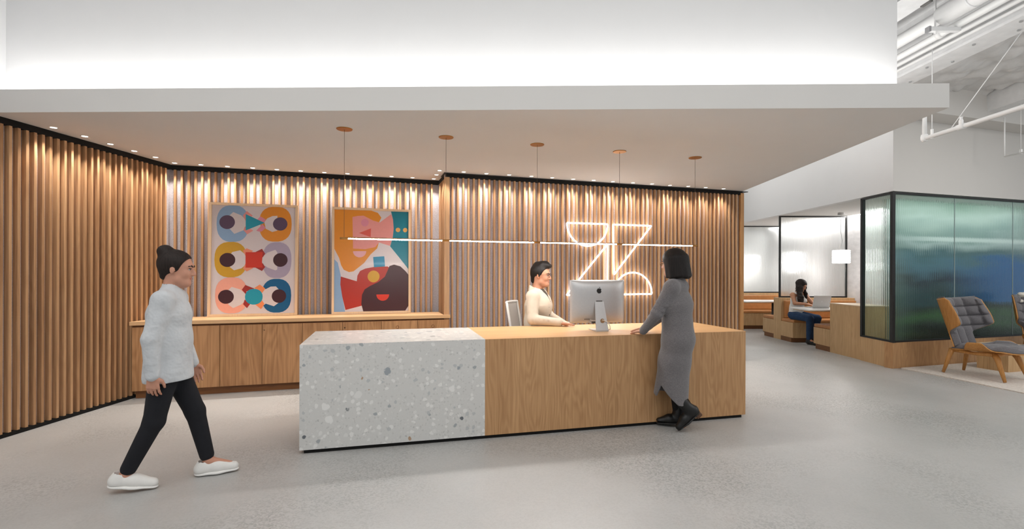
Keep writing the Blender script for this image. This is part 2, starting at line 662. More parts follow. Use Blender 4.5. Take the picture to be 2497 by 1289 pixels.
# ================================================================== the room
CEIL = 2.62          # underside of the soffit
DECK = 4.1
tag(box('floor', -9, 14, -5, 15, -0.1, 0.0, M_FLOOR), 'grey polished concrete floor of the lobby', 'floor', kind='structure')
tag(box('ceiling', -9, 14, -5, 15, DECK, DECK + 0.1, M_RAW), 'white painted deck high above the lobby', 'ceiling', kind='structure')

def soffit_y(x):
    return 3.891 + (x + 4.053) * (-0.0259)
soff = prism('ceiling_soffit', [(-4.6, soffit_y(-4.6)), (3.285, soffit_y(3.285)), (3.56, 7.75), (3.66, 8.1), (-4.6, 5.75)], CEIL, 2.802, M_WHITE2)
tag(soff, 'long dropped white soffit over the reception desk', 'ceiling', kind='structure')
BO = 0.42
bw = prism('wall_upper', [(-4.5, soffit_y(-4.5) + BO), (3.22, soffit_y(3.22) + BO), (3.24, 8.0), (3.1, 8.0), (3.04, soffit_y(3.04) + BO + .2), (-4.5, soffit_y(-4.5) + BO + .2)], 2.802, DECK, M_WHITE)
tag(bw, 'white wall above the soffit washed by hidden cove light', 'wall', kind='structure')
tag(box('wall_left', -4.75, -4.45, 0.5, 6.4, 0, DECK, M_WHITE), 'white side wall at the left edge', 'wall', kind='structure')

# cove strip lying on the soffit at the foot of the upper wall
cv = box('cove_light', -3.85, 3.85, -0.02, 0.02, 0, 0.015, emit('cove_led', (1, .98, .96, 1), 2.0))
cv.location = (-0.62, soffit_y(-0.62) + BO - 0.19, 2.803)
cv.rotation_euler = (0, 0, math.atan(-0.0259))
tag(cv, 'hidden light strip along the top of the white soffit', 'light strip')
area_light('cove_glow', (-0.62, soffit_y(-0.62) + BO - 0.19, 2.83), (7.7, 0.05), 30, rot=(PI, 0, math.atan(-0.0259)), color=(1, .985, .97))

cv2 = box('cove_light', -0.02, 0.02, 0, 3.1, 0, 0.015, MATS['cove_led'])
cv2.location = (3.315, 4.3, 2.803)
cv2.rotation_euler = (0, 0, math.atan2(-0.2, 3.1))
tag(cv2, 'hidden light strip along the right edge of the white soffit', 'light strip')
area_light('cove_glow_side', (3.42, 5.75, 2.835), (0.06, 3.1), 15, rot=(PI, R(28), math.atan2(-0.2, 3.1)), color=(1, .985, .97))

# ---------------- slatted walls: felt backing, black shadow gaps, one oak slat after another
SL_W, SL_D = 0.023, 0.045
_bm = bmesh.new()
bm_box(_bm, -SL_W / 2, SL_W / 2, 0, SL_D, 0.036, CEIL - 0.055)
_bm.normal_update()
SLAT_ME = bpy.data.meshes.new('slat')
_bm.to_mesh(SLAT_ME)
_bm.free()
SLAT_ME.materials.append(M_SLAT)

def slat_wall(name, label, p0, p1, pitch, start=0.5, extra0=0.0, end_trim=0.0, ext=(0, 0)):
    p0 = Vector((p0[0], p0[1], 0))
    p1 = Vector((p1[0], p1[1], 0))
    d = (p1 - p0).normalized()
    p0 = p0 - d * extra0
    L = (p1 - p0).length
    w = box(name, -ext[0], L + ext[1], SL_D, SL_D + 0.08, 0, CEIL + .02, M_FELT)
    w.location = p0
    w.rotation_euler = (0, 0, math.atan2(d.y, d.x))
    tag(w, label, 'wall', kind='structure')
    box('shadow_gap', 0, L, 0.0, SL_D, CEIL - 0.055, CEIL - 0.001, M_VOID, w)
    box('plinth', 0, L, 0.008, SL_D, 0, 0.036, M_VOID, w)
    n = int((L - end_trim) / pitch)
    for i in range(n):
        s = bpy.data.objects.new('slat', SLAT_ME)
        link(s, w)
        s.location = ((i + start) * pitch, 0, 0)
    return w

PA, PC, PC2 = (-4.15, 3.985), (-4.023, 5.807), (-1.011, 6.766)
PR, PR2 = (-0.84, 6.214), (3.542, 7.578)
slat_wall('wall_slatted_left', 'vertical oak slat wall running along the left side', PA, PC, 0.0665, extra0=0.95, ext=(0, .13))
slat_wall('wall_slatted_back', 'oak slat wall over grey felt behind the framed prints', PC, PC2, 0.0705, ext=(.1, .13))
slat_wall('wall_slatted_return', 'short return of the slat wall at the credenza end', PC2, PR, 0.0705, ext=(.1, -.05))
wr = slat_wall('wall_slatted_right', 'oak slat wall over grey felt behind the glowing sign', PR, PR2, 0.0688, start=1.3, end_trim=0.06)
LR = (Vector(PR2) - Vector(PR)).length
box('end_panel', LR - 0.03, LR + 0.03, -0.004, 0.24, 0.0, CEIL - 0.03, wood('end_oak', srgb(200, 150, 98), srgb(168, 118, 70), 'Z'), wr)
box('corner_post', -0.012, 0.05, -0.002, 0.05, 0.036, CEIL - 0.055, M_SLAT, wr)
box('ceiling_trim', -0.02, LR + 0.10, -0.012, 0.25, CEIL - 0.012, CEIL - 0.002, M_BLACK, wr)
tag(prism('wall_core', [(3.56, 7.86), (3.72, 7.9), (3.9, 13.5), (3.6, 13.5)], 0, DECK, M_WHITE), 'white back of the slat wall along the corridor', 'wall', kind='structure')
tag(box('wall_back', 3.6, 8.0, 13.45, 13.7, 0, DECK, M_WHITE), 'white wall at the far end of the corridor', 'wall', kind='structure')

# ---------------- header walls above glazing
GC = Vector((5.456, 7.049, 0))
GU = Vector((math.cos(R(17)), math.sin(R(17)), 0))
GN = Vector((-GU.y, GU.x, 0))
GA = R(17)
HZ = 2.545
def gp(u, v):
    q = GC + GU * u + GN * v
    return (q.x, q.y)
tag(prism('wall_header_left', [(5.456, 7.0505), (5.50, 13.45), (5.62, 13.45), (5.60, 7.30)], HZ, DECK, M_WHITE), 'white header wall above the booths', 'wall', kind='structure')
tag(prism('wall_header_right', [(5.456, 7.049), gp(5.2, 0), gp(5.2, 0.14), (5.60, 7.235)], HZ, DECK, plain('pale_grey_paint', srgb(214, 211, 207), 0.9, var=0.006, nscale=2)), 'pale grey wall above the glass meeting room', 'wall', kind='structure')
tag(prism('ceiling_booth', [(5.61, 7.24), gp(5.2, 0.15), gp(5.2, 2.4), (7.2, 9.1), (7.2, 13.4), (5.63, 13.4)], HZ, HZ + 0.05, M_WHITE2), 'low white ceiling over the booths and glass room', 'ceiling', kind='structure')
tag(box('wall_booth', 7.02, 7.14, 8.25, 13.4, 0, HZ, M_WALLP), 'pale textured wall at the end of the booths', 'wall', kind='structure')
# mural wall inside the glazed room
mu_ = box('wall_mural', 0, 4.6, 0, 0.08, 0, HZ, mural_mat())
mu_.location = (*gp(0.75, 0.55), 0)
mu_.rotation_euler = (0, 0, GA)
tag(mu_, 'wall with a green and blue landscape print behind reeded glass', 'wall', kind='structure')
area_light('mural_wash', gp(2.3, 0.22) + (2.52,), (3.6, 0.15), 8.5, rot=(R(22), 0, GA), color=(.97, 1, .99))
area_light('booth_slot', (6.9, 10.8, 2.53), (0.06, 4.4), 26, rot=(0, R(12), 0), color=(1, .99, .97))

sl = box('ceiling_light_slot', 6.965, 7.018, 8.3, 13.3, HZ - 0.012, HZ - 0.001, emit('slot_led', (1, .99, .97, 1), 5.0))
tag(sl, 'bright light slot where the booth ceiling meets the pale wall', 'light strip')
# ---------------- fluted glass
def fluted(name, w, h, mat, parent, loc, rz, pitch=0.03, t=0.008, depth=0.0026):
    n = max(2, int(round(w / pitch)))
    per = 5
    xs, ys = [], []
    for i in range(n * per + 1):
        xs.append(w * i / (n * per))
        ys.append(-depth * abs(math.sin(PI * i / per)))
    V, F = [], []
    for z in (0, h):
        for x, y in zip(xs, ys):
            V.append((x, y, z))
        for x, y in zip(xs, ys):
            V.append((x, t, z))
    m = len(xs)
    for i in range(m - 1):
        F.append((i, i + 1, 2 * m + i + 1, 2 * m + i))
        F.append((m + i, 3 * m + i, 3 * m + i + 1, m + i + 1))
        F.append((i, m + i, m + i + 1, i + 1))
        F.append((2 * m + i, 2 * m + i + 1, 3 * m + i + 1, 3 * m + i))
    F.append((0, 2 * m, 3 * m, m))
    F.append((m - 1, 2 * m - 1, 4 * m - 1, 3 * m - 1))
    o = pydata(name, V, F, mat, parent, smooth=False)
    o.location = loc
    o.rotation_euler = (0, 0, rz)
    return o

gr = thing('window_1', GC)
tag(gr, 'black framed reeded glass walls of the meeting room on an oak base', 'window', kind='structure')
BZ = 0.373
FR_ = 0.045
LV = (Vector((5.474, 7.731, 0)) - GC)
la = math.atan2(LV.y, LV.x)
ll = LV.length
# base panels; light on the left face is put in as paler oak
bl = prism('base_panel', [(0, 0), (LV.x, LV.y), (LV.x + 0.12, LV.y), (0.12, 0.05)], 0, BZ, M_PALE, gr)
br = box('base_panel', 0, 4.6, 0, 0.12, 0, BZ, M_OAKV, gr)
br.rotation_euler = (0, 0, GA)
# frame bars: left face, right face, corner
def bar(u0, u1, z0, z1, ang, t=0.05, off=-0.004):
    o = box('frame_bar', u0, u1, off, off + t, z0, z1, M_BLACK, gr)
    o.rotation_euler = (0, 0, ang)
    return o
GTOP = HZ - 0.012
bar(0, 4.6, BZ, BZ + 0.022, GA)
bar(0, 4.6, GTOP - 0.028, GTOP, GA)
o = box('frame_bar', 0, ll, -0.046, 0.004, BZ, BZ + 0.024, M_BLACK, gr); o.rotation_euler = (0, 0, la)
o = box('frame_bar', 0, ll, -0.046, 0.004, GTOP - 0.028, GTOP, M_BLACK, gr); o.rotation_euler = (0, 0, la)
o = box('frame_bar', ll - 0.045, ll, -0.05, 0.004, BZ, GTOP, M_BLACK, gr); o.rotation_euler = (0, 0, la)
box('corner_post', -0.012, 0.028, -0.01, 0.04, BZ, GTOP, M_BLACK, gr)
seams = [0.03, 1.302, 2.638, 3.95]
for a, b in zip(seams, seams[1:]):
    q = GU * a + GN * 0.015
    fluted('glass_pane', b - a - 0.008, GTOP - BZ - 0.05, M_GLASS, gr, (q.x, q.y, BZ + 0.024), GA, 0.036)
    if a > 0.1:
        o = box('seal_strip', a - 0.009, a + 0.001, 0.013, 0.025, BZ + .02, GTOP - .03, plain('clear_seal', srgb(150, 166, 164), 0.3), gr)
        o.rotation_euler = (0, 0, GA)
q = LV.normalized() * 0.03 + Vector((0.02, 0, 0))
lp = fluted('glass_pane', ll - 0.08, GTOP - BZ - 0.05, M_GLASS, gr, (q.x, q.y, BZ + 0.024), la, 0.036)

# ---------------- exposed services at the upper right
beam = thing('ceiling_beam', (4.32, 0.5, 3.55), label='white painted steel beam with bolts beside the sprinkler pipes', cat='beam')
box('web', 0, 0.26, 0, 9.5, 0.03, 0.55, M_RAW, beam)
box('flange', -0.012, 0.275, 0, 9.5, 0, 0.03, M_RAW, beam)
rnd = random.Random(4)
for k in range(16):
    yy = 2.6 + k * 0.27 + rnd.uniform(-.1, .1)
    xx = rnd.choice([0.06, 0.2])
    lathe('bolt', [(0, -0.012), (0.014, -0.012), (0.014, 0), (0, 0)], plain('grey_bolt', srgb(170, 170, 170), 0.6), beam, 6, (xx, yy, 0))
b2 = thing('ceiling_beam', (3.42, 0.5, 3.78), label='white upper beam nearest the white upper wall', cat='beam')
box('web', 0.03, 0.24, 0, 6.0, 0.03, 0.32, M_RAW, b2)
box('flange', 0, 0.27, 0, 6.0, 0, 0.03, M_RAW, b2)
for k in range(5):
    box('clip', 0.255, 0.285, 3.0 + k * .42, 3.1 + k * .42, -0.012, 0.012, plain('dark_clip', srgb(110, 108, 106), 0.6), b2)
b3 = prism('ceiling_bulkhead', [gp(-0.1, -0.32), gp(5.2, -0.32), gp(5.2, -0.005), gp(-0.1, -0.005)], 3.6, DECK, plain('pale_grey_paint', srgb(214, 211, 207)))
tag(b3, 'pale grey duct housing along the top of the grey wall', 'ceiling', kind='structure')
b4 = box('ceiling_beam', 6.9, 7.25, 1.5, 7.2, 3.72, DECK, M_RAW)
tag(b4, 'white beam meeting the grey wall at the upper right', 'beam')
# sagging painted insulation between the beams
nx, ny = 90, 120
V, F = [], []
from mathutils import noise as mnoise
for j in range(ny + 1):
    for i in range(nx + 1):
        x = 4.6 + 2.28 * i / nx
        y = 2.2 + 5.2 * j / ny
        n = mnoise.noise(Vector((x * 1.3, y * 0.9, 3.0)))
        n2 = abs(mnoise.noise(Vector((x * 3.1 + y * 1.2, y * 2.3 - x, 9.0))))
        n3 = abs(mnoise.noise(Vector((x * 6.1 - y * 3, y * 4.3 + x, 2.0))))
        V.append((x, y, 4.0 + 0.05 * n - 0.10 * n2 - 0.06 * n3))
for j in range(ny):
    for i in range(nx):
        a = j * (nx + 1) + i
        F.append((a, a + 1, a + nx + 2, a + nx + 1))
ins = pydata('ceiling_insulation', V, F, plain('white_painted_foil', srgb(214, 213, 212), 0.5, var=0.03), None, True)
tag(ins, 'wrinkled white painted insulation between the ceiling beams', 'ceiling', kind='structure')

def pipe_run(name, label, x, z, r, y0, y1, cat='pipe', bands=()):
    t = thing(name, (x, y0, z), label=label, cat=cat)
    tube('run', [(0, 0, 0), (0, y1 - y0, 0)], r, M_PIPE, t, 16)
    for yb in bands:
        tube('coupling', [(0, yb - y0 - .025, 0), (0, yb - y0 + .025, 0)], r * 1.2, M_PIPE, t, 16)
    return t
du = pipe_run('ceiling_duct', 'fat white pipe with insulated section under the deck', 3.95, 3.74, 0.062, 1.0, 8.0, 'duct', (5.3,))
tube('insulated_section', [(0, 0.2, 0), (0, 3.52, 0)], 0.088, M_PIPE, du, 18)
tube('band', [(0, 3.2, 0), (0, 3.22, 0)], 0.092, M_RAW, du, 18)
tube('band', [(0, 2.9, 0), (0, 2.92, 0)], 0.092, M_RAW, du, 18)
pipe_run('ceiling_pipe', 'thickest of the three slim white pipes, beside the fat pipe', 4.085, 3.655, 0.034, 1.0, 8.0, 'pipe', (4.7, 3.9))
pipe_run('ceiling_pipe', 'middle one of the three slim white ceiling pipes', 4.185, 3.632, 0.021, 1.0, 8.0)
pipe_run('ceiling_pipe', 'thinnest white pipe, tight against the bolted beam', 4.262, 3.61, 0.016, 1.0, 8.0)
hg = thing('pipe_hanger', (3.88, 4.52, 3.64), label='white strut hanger with rod under the ceiling pipes', cat='hanger')
box('strut', -0.06, 0.22, -0.02, 0.02, -0.05, -0.012, M_RAW, hg)
tube('rod', [(0.0, 0, -0.07), (0.0, 0, 0.46)], 0.008, M_PIPE, hg, 8)
box('end_cap', -0.075, -0.055, -0.024, 0.024, -0.055, -0.008, plain('grey_cap', srgb(150, 150, 152)), hg)

sp = thing('sprinkler_pipe', (4.22, 5.04, 2.75), label='white sprinkler pipe with elbow hanging below the soffit level', cat='pipe')
tube('run', [(0, 0, 0), (0, -2.8, 0)], 0.021, M_PIPE, sp, 14)
tube('riser', [(0, 0, 0), (0, 0, 0.42), (-0.3, 0.25, 0.45)], 0.021, M_PIPE, sp, 14)
lathe('elbow', [(0, -.034), (.02, -.03), (.032, -.012), (.033, .02), (.028, .04), (0, .045)], M_PIPE, sp, 16, smooth=True)
tube('tee', [(0, -0.37, 0), (0, -0.45, 0)], 0.027, M_PIPE, sp, 14)
lathe('sprinkler_head', [(0, 0), (.018, 0), (.018, .04), (.012, .05), (.012, .07), (.02, .075), (0, .08)], M_PIPE, sp, 12, (0, -0.41, 0.02))
tube('hanger_rod', [(0, -0.09, 0.03), (0, -0.09, 1.2)], 0.0038, M_PIPE, sp, 8)
box('clevis', -0.008, 0.008, -0.1, -0.08, -0.025, 0.07, M_PIPE, sp)
tube('brace_wire', [(0, -0.31, 0.02), (0.62, -0.55, 1.1)], 0.004, M_PIPE, sp, 6)

sp2 = thing('sprinkler_pipe', (7.0, 7.0, 3.03), label='thin far sprinkler pipe in front of the grey wall, right edge', cat='pipe')
tube('run', [(0, 0, 0), (0.03, -3.0, 0)], 0.009, M_PIPE, sp2, 12)
tube('riser', [(0, 0, 0), (0, 0, 0.56)], 0.008, M_PIPE, sp2, 12)
tube('hanger_rod', [(0.004, -0.22, 0.02), (0.004, -0.22, 0.68)], 0.003, M_PIPE, sp2, 8)
box('clevis', -0.004, 0.012, -0.235, -0.205, -0.018, 0.05, M_RAW, sp2)
# ================================================================== reception desk
DO, DA = (-1.59, 3.687, 0), R(14.4)
DL, DD, DS, DH = 3.93, 0.87, 1.416, 0.82
desk = thing('reception_desk', DO, DA, 'long reception desk, half terrazzo block and half oak', 'desk')
tz = box('terrazzo_block', 0, DS, 0, 0.04, 0.03, DH, M_TERR, desk)
tag(tz, 'pale terrazzo front')
box('terrazzo_top', 0, DS, 0.04, DD, DH - 0.04, DH, M_TERR, desk)
box('terrazzo_end', 0, 0.04, 0.04, DD, 0.03, DH - 0.04, M_TERR, desk)
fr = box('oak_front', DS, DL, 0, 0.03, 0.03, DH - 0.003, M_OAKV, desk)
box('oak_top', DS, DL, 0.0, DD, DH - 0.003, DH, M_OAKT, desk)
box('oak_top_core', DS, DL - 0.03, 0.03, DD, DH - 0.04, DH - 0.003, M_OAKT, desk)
box('oak_end', DL - 0.03, DL, 0.03, DD, 0.03, DH - 0.003, M_OAKV, desk)
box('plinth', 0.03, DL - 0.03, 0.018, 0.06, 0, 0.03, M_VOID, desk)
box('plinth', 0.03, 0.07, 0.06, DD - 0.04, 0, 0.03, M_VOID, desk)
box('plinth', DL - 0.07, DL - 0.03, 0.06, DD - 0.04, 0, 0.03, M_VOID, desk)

# ================================================================== credenza
CO, CA = (-4.10, 5.25, 0), R(16.5)
CLEN = 3.458
cab = thing('credenza', CO, CA, 'low oak credenza with eight doors below the framed prints', 'cabinet')
CZ = 0.828
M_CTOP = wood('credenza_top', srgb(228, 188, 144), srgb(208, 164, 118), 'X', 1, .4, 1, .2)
def lw(v):
    return 0.05 + 0.374 * v          # the left end follows the slat wall
RE = 3.375
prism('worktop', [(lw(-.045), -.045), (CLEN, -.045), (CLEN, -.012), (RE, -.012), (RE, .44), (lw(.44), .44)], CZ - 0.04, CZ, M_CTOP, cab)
prism('carcass', [(lw(0) + .012, -.010), (RE, -.010), (RE, .44), (lw(.44), .44)], 0.09, CZ - 0.04, M_SHADOWPLY, cab)
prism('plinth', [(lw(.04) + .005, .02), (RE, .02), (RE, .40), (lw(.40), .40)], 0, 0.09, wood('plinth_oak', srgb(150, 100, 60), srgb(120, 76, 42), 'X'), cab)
ub = [0.05, 0.452, 0.882, 1.308, 1.731, 2.175, 2.619, 3.05, CLEN - 0.008]
for i, (a, b) in enumerate(zip(ub, ub[1:])):
    d = box('door', a + 0.0025, b - 0.0025, -0.032, -0.012, 0.086, CZ - 0.062, M_CAB, cab)
    if i in (3, 5):
        lathe('lock', [(0, -0.003), (.008, -.003), (.009, 0), (0, 0)], M_BLACK, d, 12).matrix_local = Matrix.Translation((a + 0.022, -0.032, 0.70)) @ Matrix.Rotation(-PI / 2, 4, 'X') @ Matrix.Scale(-1, 4, (0, 0, 1))
    if i in (6, 7):
        tube('ring_pull', [(a + 0.19 + .017 * math.cos(t * PI / 8), -0.034, 0.69 + .017 * math.sin(t * PI / 8)) for t in range(16)], 0.003, M_SHADOWPLY, d, 6, closed=True)

# ================================================================== framed prints
ART1 = [
    ('sky', [(0.430,0.836),(0.427,0.782),(0.414,0.743),(0.393,0.713),(0.364,0.689),(0.326,0.672),(0.279,0.664),(0.210,0.662),(0.163,0.669),(0.126,0.684),(0.096,0.707),(0.074,0.736),(0.061,0.774),(0.055,0.828),(0.058,0.882),(0.071,0.920),(0.091,0.951),(0.120,0.975),(0.157,0.992),(0.204,1.000),(0.273,1.000),(0.321,0.996),(0.359,0.981),(0.389,0.959),(0.411,0.929),(0.425,0.891)]),
    ('amber', [(0.951,0.842),(0.947,0.789),(0.933,0.751),(0.911,0.721),(0.879,0.698),(0.840,0.682),(0.789,0.673),(0.716,0.672),(0.666,0.678),(0.627,0.693),(0.596,0.715),(0.573,0.744),(0.559,0.780),(0.553,0.833),(0.557,0.886),(0.570,0.923),(0.593,0.954),(0.623,0.977),(0.663,0.993),(0.713,1.000),(0.786,1.000),(0.837,0.998),(0.877,0.984),(0.909,0.962),(0.932,0.933),(0.946,0.895)]),
    ('white', [(0.383,0.892),(0.483,0.914),(0.570,0.878),(0.571,0.791),(0.486,0.746),(0.432,0.714),(0.385,0.762)]),
    ('white', [(0.201,0.904),(0.246,0.939),(0.339,0.912),(0.391,0.874),(0.392,0.800),(0.366,0.772),(0.262,0.737),(0.207,0.783)]),
    ('white', [(0.617,0.854),(0.651,0.890),(0.714,0.913),(0.774,0.917),(0.776,0.777),(0.713,0.763),(0.634,0.792)]),
    ('pink', [(0.359,0.910),(0.405,0.953),(0.476,0.913),(0.430,0.862),(0.399,0.849)]),
    ('pink', [(0.399,0.812),(0.485,0.771),(0.413,0.736),(0.369,0.774),(0.384,0.806)]),
    ('rose', [(0.523,0.867),(0.566,0.907),(0.633,0.880),(0.617,0.848),(0.594,0.854)]),
    ('rose', [(0.521,0.771),(0.594,0.835),(0.634,0.799),(0.587,0.767),(0.559,0.763)]),
    ('teal', [(0.393,0.924),(0.620,0.847),(0.395,0.771)]),
    ('plum', [(0.268,0.846),(0.266,0.832),(0.259,0.818),(0.249,0.806),(0.234,0.795),(0.217,0.787),(0.198,0.782),(0.178,0.780),(0.158,0.781),(0.139,0.786),(0.122,0.793),(0.107,0.803),(0.096,0.814),(0.089,0.828),(0.087,0.842),(0.089,0.856),(0.095,0.870),(0.106,0.882),(0.120,0.893),(0.137,0.901),(0.156,0.906),(0.176,0.908),(0.196,0.907),(0.215,0.903),(0.233,0.896),(0.247,0.886),(0.258,0.874),(0.265,0.861)]),
    ('plum', [(0.899,0.842),(0.897,0.828),(0.890,0.815),(0.880,0.803),(0.866,0.792),(0.849,0.784),(0.830,0.779),(0.810,0.777),(0.791,0.779),(0.772,0.783),(0.755,0.790),(0.741,0.800),(0.730,0.811),(0.724,0.824),(0.721,0.838),(0.723,0.852),(0.730,0.865),(0.740,0.878),(0.754,0.888),(0.771,0.896),(0.789,0.901),(0.809,0.903),(0.829,0.902),(0.848,0.898),(0.865,0.891),(0.879,0.881),(0.890,0.869),(0.896,0.856)]),
    ('mustard', [(0.415,0.501),(0.411,0.449),(0.399,0.412),(0.377,0.383),(0.348,0.360),(0.310,0.345),(0.262,0.337),(0.193,0.336),(0.145,0.343),(0.107,0.358),(0.077,0.379),(0.055,0.408),(0.042,0.444),(0.036,0.496),(0.040,0.548),(0.052,0.585),(0.073,0.614),(0.102,0.637),(0.139,0.653),(0.187,0.661),(0.257,0.663),(0.305,0.656),(0.343,0.641),(0.374,0.619),(0.396,0.590),(0.410,0.554)]),
    ('lilac', [(0.952,0.500),(0.948,0.446),(0.936,0.407),(0.916,0.377),(0.889,0.354),(0.854,0.338),(0.809,0.329),(0.744,0.329),(0.700,0.336),(0.665,0.351),(0.637,0.374),(0.617,0.404),(0.604,0.441),(0.600,0.495),(0.603,0.549),(0.615,0.587),(0.634,0.618),(0.662,0.641),(0.697,0.658),(0.741,0.666),(0.806,0.668),(0.851,0.660),(0.886,0.645),(0.915,0.623),(0.935,0.592),(0.948,0.554)]),
    ('white', [(0.373,0.552),(0.434,0.603),(0.511,0.591),(0.573,0.605),(0.636,0.550),(0.638,0.445),(0.576,0.407),(0.514,0.409),(0.437,0.400),(0.374,0.442)]),
    ('white', [(0.212,0.538),(0.242,0.569),(0.334,0.586),(0.396,0.547),(0.397,0.452),(0.352,0.420),(0.265,0.401),(0.218,0.428)]),
    ('white', [(0.603,0.519),(0.652,0.566),(0.754,0.595),(0.778,0.571),(0.779,0.410),(0.756,0.401),(0.654,0.430),(0.603,0.469)]),
    ('coral', [(0.364,0.583),(0.410,0.605),(0.488,0.581),(0.399,0.531)]),
    ('coral', [(0.400,0.467),(0.490,0.421),(0.414,0.391),(0.367,0.417)]),
    ('deepred', [(0.515,0.572),(0.592,0.603),(0.632,0.556),(0.601,0.522)]),
    ('deepred', [(0.602,0.469),(0.633,0.433),(0.595,0.395),(0.517,0.426)]),
    ('red', [(0.397,0.569),(0.602,0.573),(0.598,0.519),(0.594,0.482),(0.604,0.427),(0.399,0.425)]),
    ('maroon', [(0.278,0.497),(0.276,0.482),(0.270,0.469),(0.259,0.456),(0.245,0.446),(0.227,0.438),(0.208,0.433),(0.188,0.431),(0.167,0.432),(0.148,0.437),(0.131,0.444),(0.116,0.454),(0.105,0.467),(0.098,0.480),(0.095,0.494),(0.097,0.509),(0.104,0.523),(0.114,0.535),(0.129,0.545),(0.146,0.553),(0.165,0.559),(0.185,0.560),(0.206,0.559),(0.225,0.555),(0.243,0.547),(0.257,0.537),(0.269,0.525),(0.276,0.511)]),
    ('maroon', [(0.905,0.501),(0.903,0.486),(0.896,0.472),(0.886,0.460),(0.872,0.450),(0.855,0.442),(0.836,0.437),(0.817,0.435),(0.797,0.436),(0.778,0.441),(0.762,0.448),(0.748,0.458),(0.737,0.470),(0.730,0.484),(0.728,0.498),(0.730,0.513),(0.736,0.526),(0.747,0.539),(0.761,0.549),(0.777,0.557),(0.796,0.562),(0.815,0.564),(0.835,0.563),(0.854,0.558),(0.871,0.551),(0.885,0.541),(0.896,0.529),(0.902,0.515)]),
    ('peach', [(0.428,0.171),(0.424,0.118),(0.411,0.081),(0.390,0.051),(0.361,0.029),(0.323,0.013),(0.276,0.006),(0.206,0.006),(0.159,0.013),(0.121,0.029),(0.091,0.051),(0.070,0.080),(0.056,0.117),(0.050,0.169),(0.054,0.222),(0.066,0.259),(0.087,0.289),(0.116,0.311),(0.153,0.327),(0.200,0.335),(0.270,0.336),(0.318,0.329),(0.356,0.314),(0.386,0.291),(0.409,0.261),(0.422,0.224)]),
    ('navy', [(0.953,0.164),(0.949,0.113),(0.937,0.078),(0.917,0.049),(0.889,0.028),(0.853,0.013),(0.808,0.006),(0.742,0.006),(0.698,0.013),(0.662,0.028),(0.634,0.049),(0.613,0.077),(0.601,0.112),(0.596,0.162),(0.600,0.212),(0.611,0.248),(0.631,0.276),(0.659,0.298),(0.694,0.313),(0.739,0.321),(0.805,0.321),(0.850,0.314),(0.886,0.300),(0.915,0.278),(0.936,0.250),(0.948,0.215)]),
    ('white', [(0.378,0.222),(0.423,0.271),(0.516,0.253),(0.593,0.266),(0.640,0.224),(0.642,0.089),(0.580,0.052),(0.518,0.077),(0.426,0.046),(0.380,0.088)]),
    ('white', [(0.195,0.215),(0.240,0.248),(0.339,0.225),(0.401,0.186),(0.402,0.125),(0.357,0.086),(0.261,0.054),(0.205,0.086)]),
    ('white', [(0.607,0.181),(0.640,0.224),(0.702,0.249),(0.765,0.251),(0.797,0.225),(0.798,0.096),(0.743,0.065),(0.642,0.091),(0.607,0.126)]),
    ('deepred', [(0.359,0.222),(0.400,0.265),(0.504,0.233),(0.486,0.201),(0.416,0.208),(0.406,0.178)]),
    ('deepred', [(0.394,0.131),(0.460,0.089),(0.422,0.051),(0.377,0.088)]),
    ('orange', [(0.501,0.235),(0.571,0.269),(0.637,0.231),(0.600,0.189),(0.547,0.223)]),
    ('orange', [(0.587,0.135),(0.629,0.089),(0.590,0.040),(0.499,0.096)]),
    ('teal', [(0.607,0.156),(0.603,0.133),(0.592,0.114),(0.574,0.099),(0.550,0.089),(0.521,0.083),(0.485,0.083),(0.456,0.089),(0.431,0.099),(0.413,0.114),(0.401,0.132),(0.397,0.155),(0.401,0.178),(0.412,0.197),(0.430,0.212),(0.454,0.223),(0.483,0.228),(0.519,0.228),(0.548,0.223),(0.573,0.213),(0.591,0.198),(0.603,0.179)]),
    ('maroon', [(0.267,0.158),(0.265,0.144),(0.259,0.130),(0.248,0.118),(0.234,0.108),(0.217,0.100),(0.197,0.096),(0.177,0.094),(0.157,0.095),(0.138,0.100),(0.120,0.108),(0.106,0.118),(0.095,0.130),(0.088,0.143),(0.085,0.158),(0.087,0.172),(0.094,0.185),(0.104,0.197),(0.118,0.208),(0.136,0.215),(0.155,0.220),(0.175,0.222),(0.195,0.221),(0.215,0.216),(0.232,0.208),(0.247,0.198),(0.258,0.186),(0.265,0.173)]),
    ('maroon', [(0.891,0.160),(0.889,0.146),(0.883,0.132),(0.873,0.120),(0.859,0.110),(0.842,0.102),(0.824,0.097),(0.804,0.096),(0.785,0.097),(0.766,0.102),(0.749,0.109),(0.735,0.119),(0.725,0.131),(0.718,0.145),(0.716,0.159),(0.718,0.173),(0.724,0.187),(0.735,0.199),(0.748,0.209),(0.765,0.217),(0.783,0.222),(0.803,0.223),(0.822,0.222),(0.841,0.217),(0.858,0.210),(0.872,0.200),(0.883,0.188),(0.889,0.174)]),
]
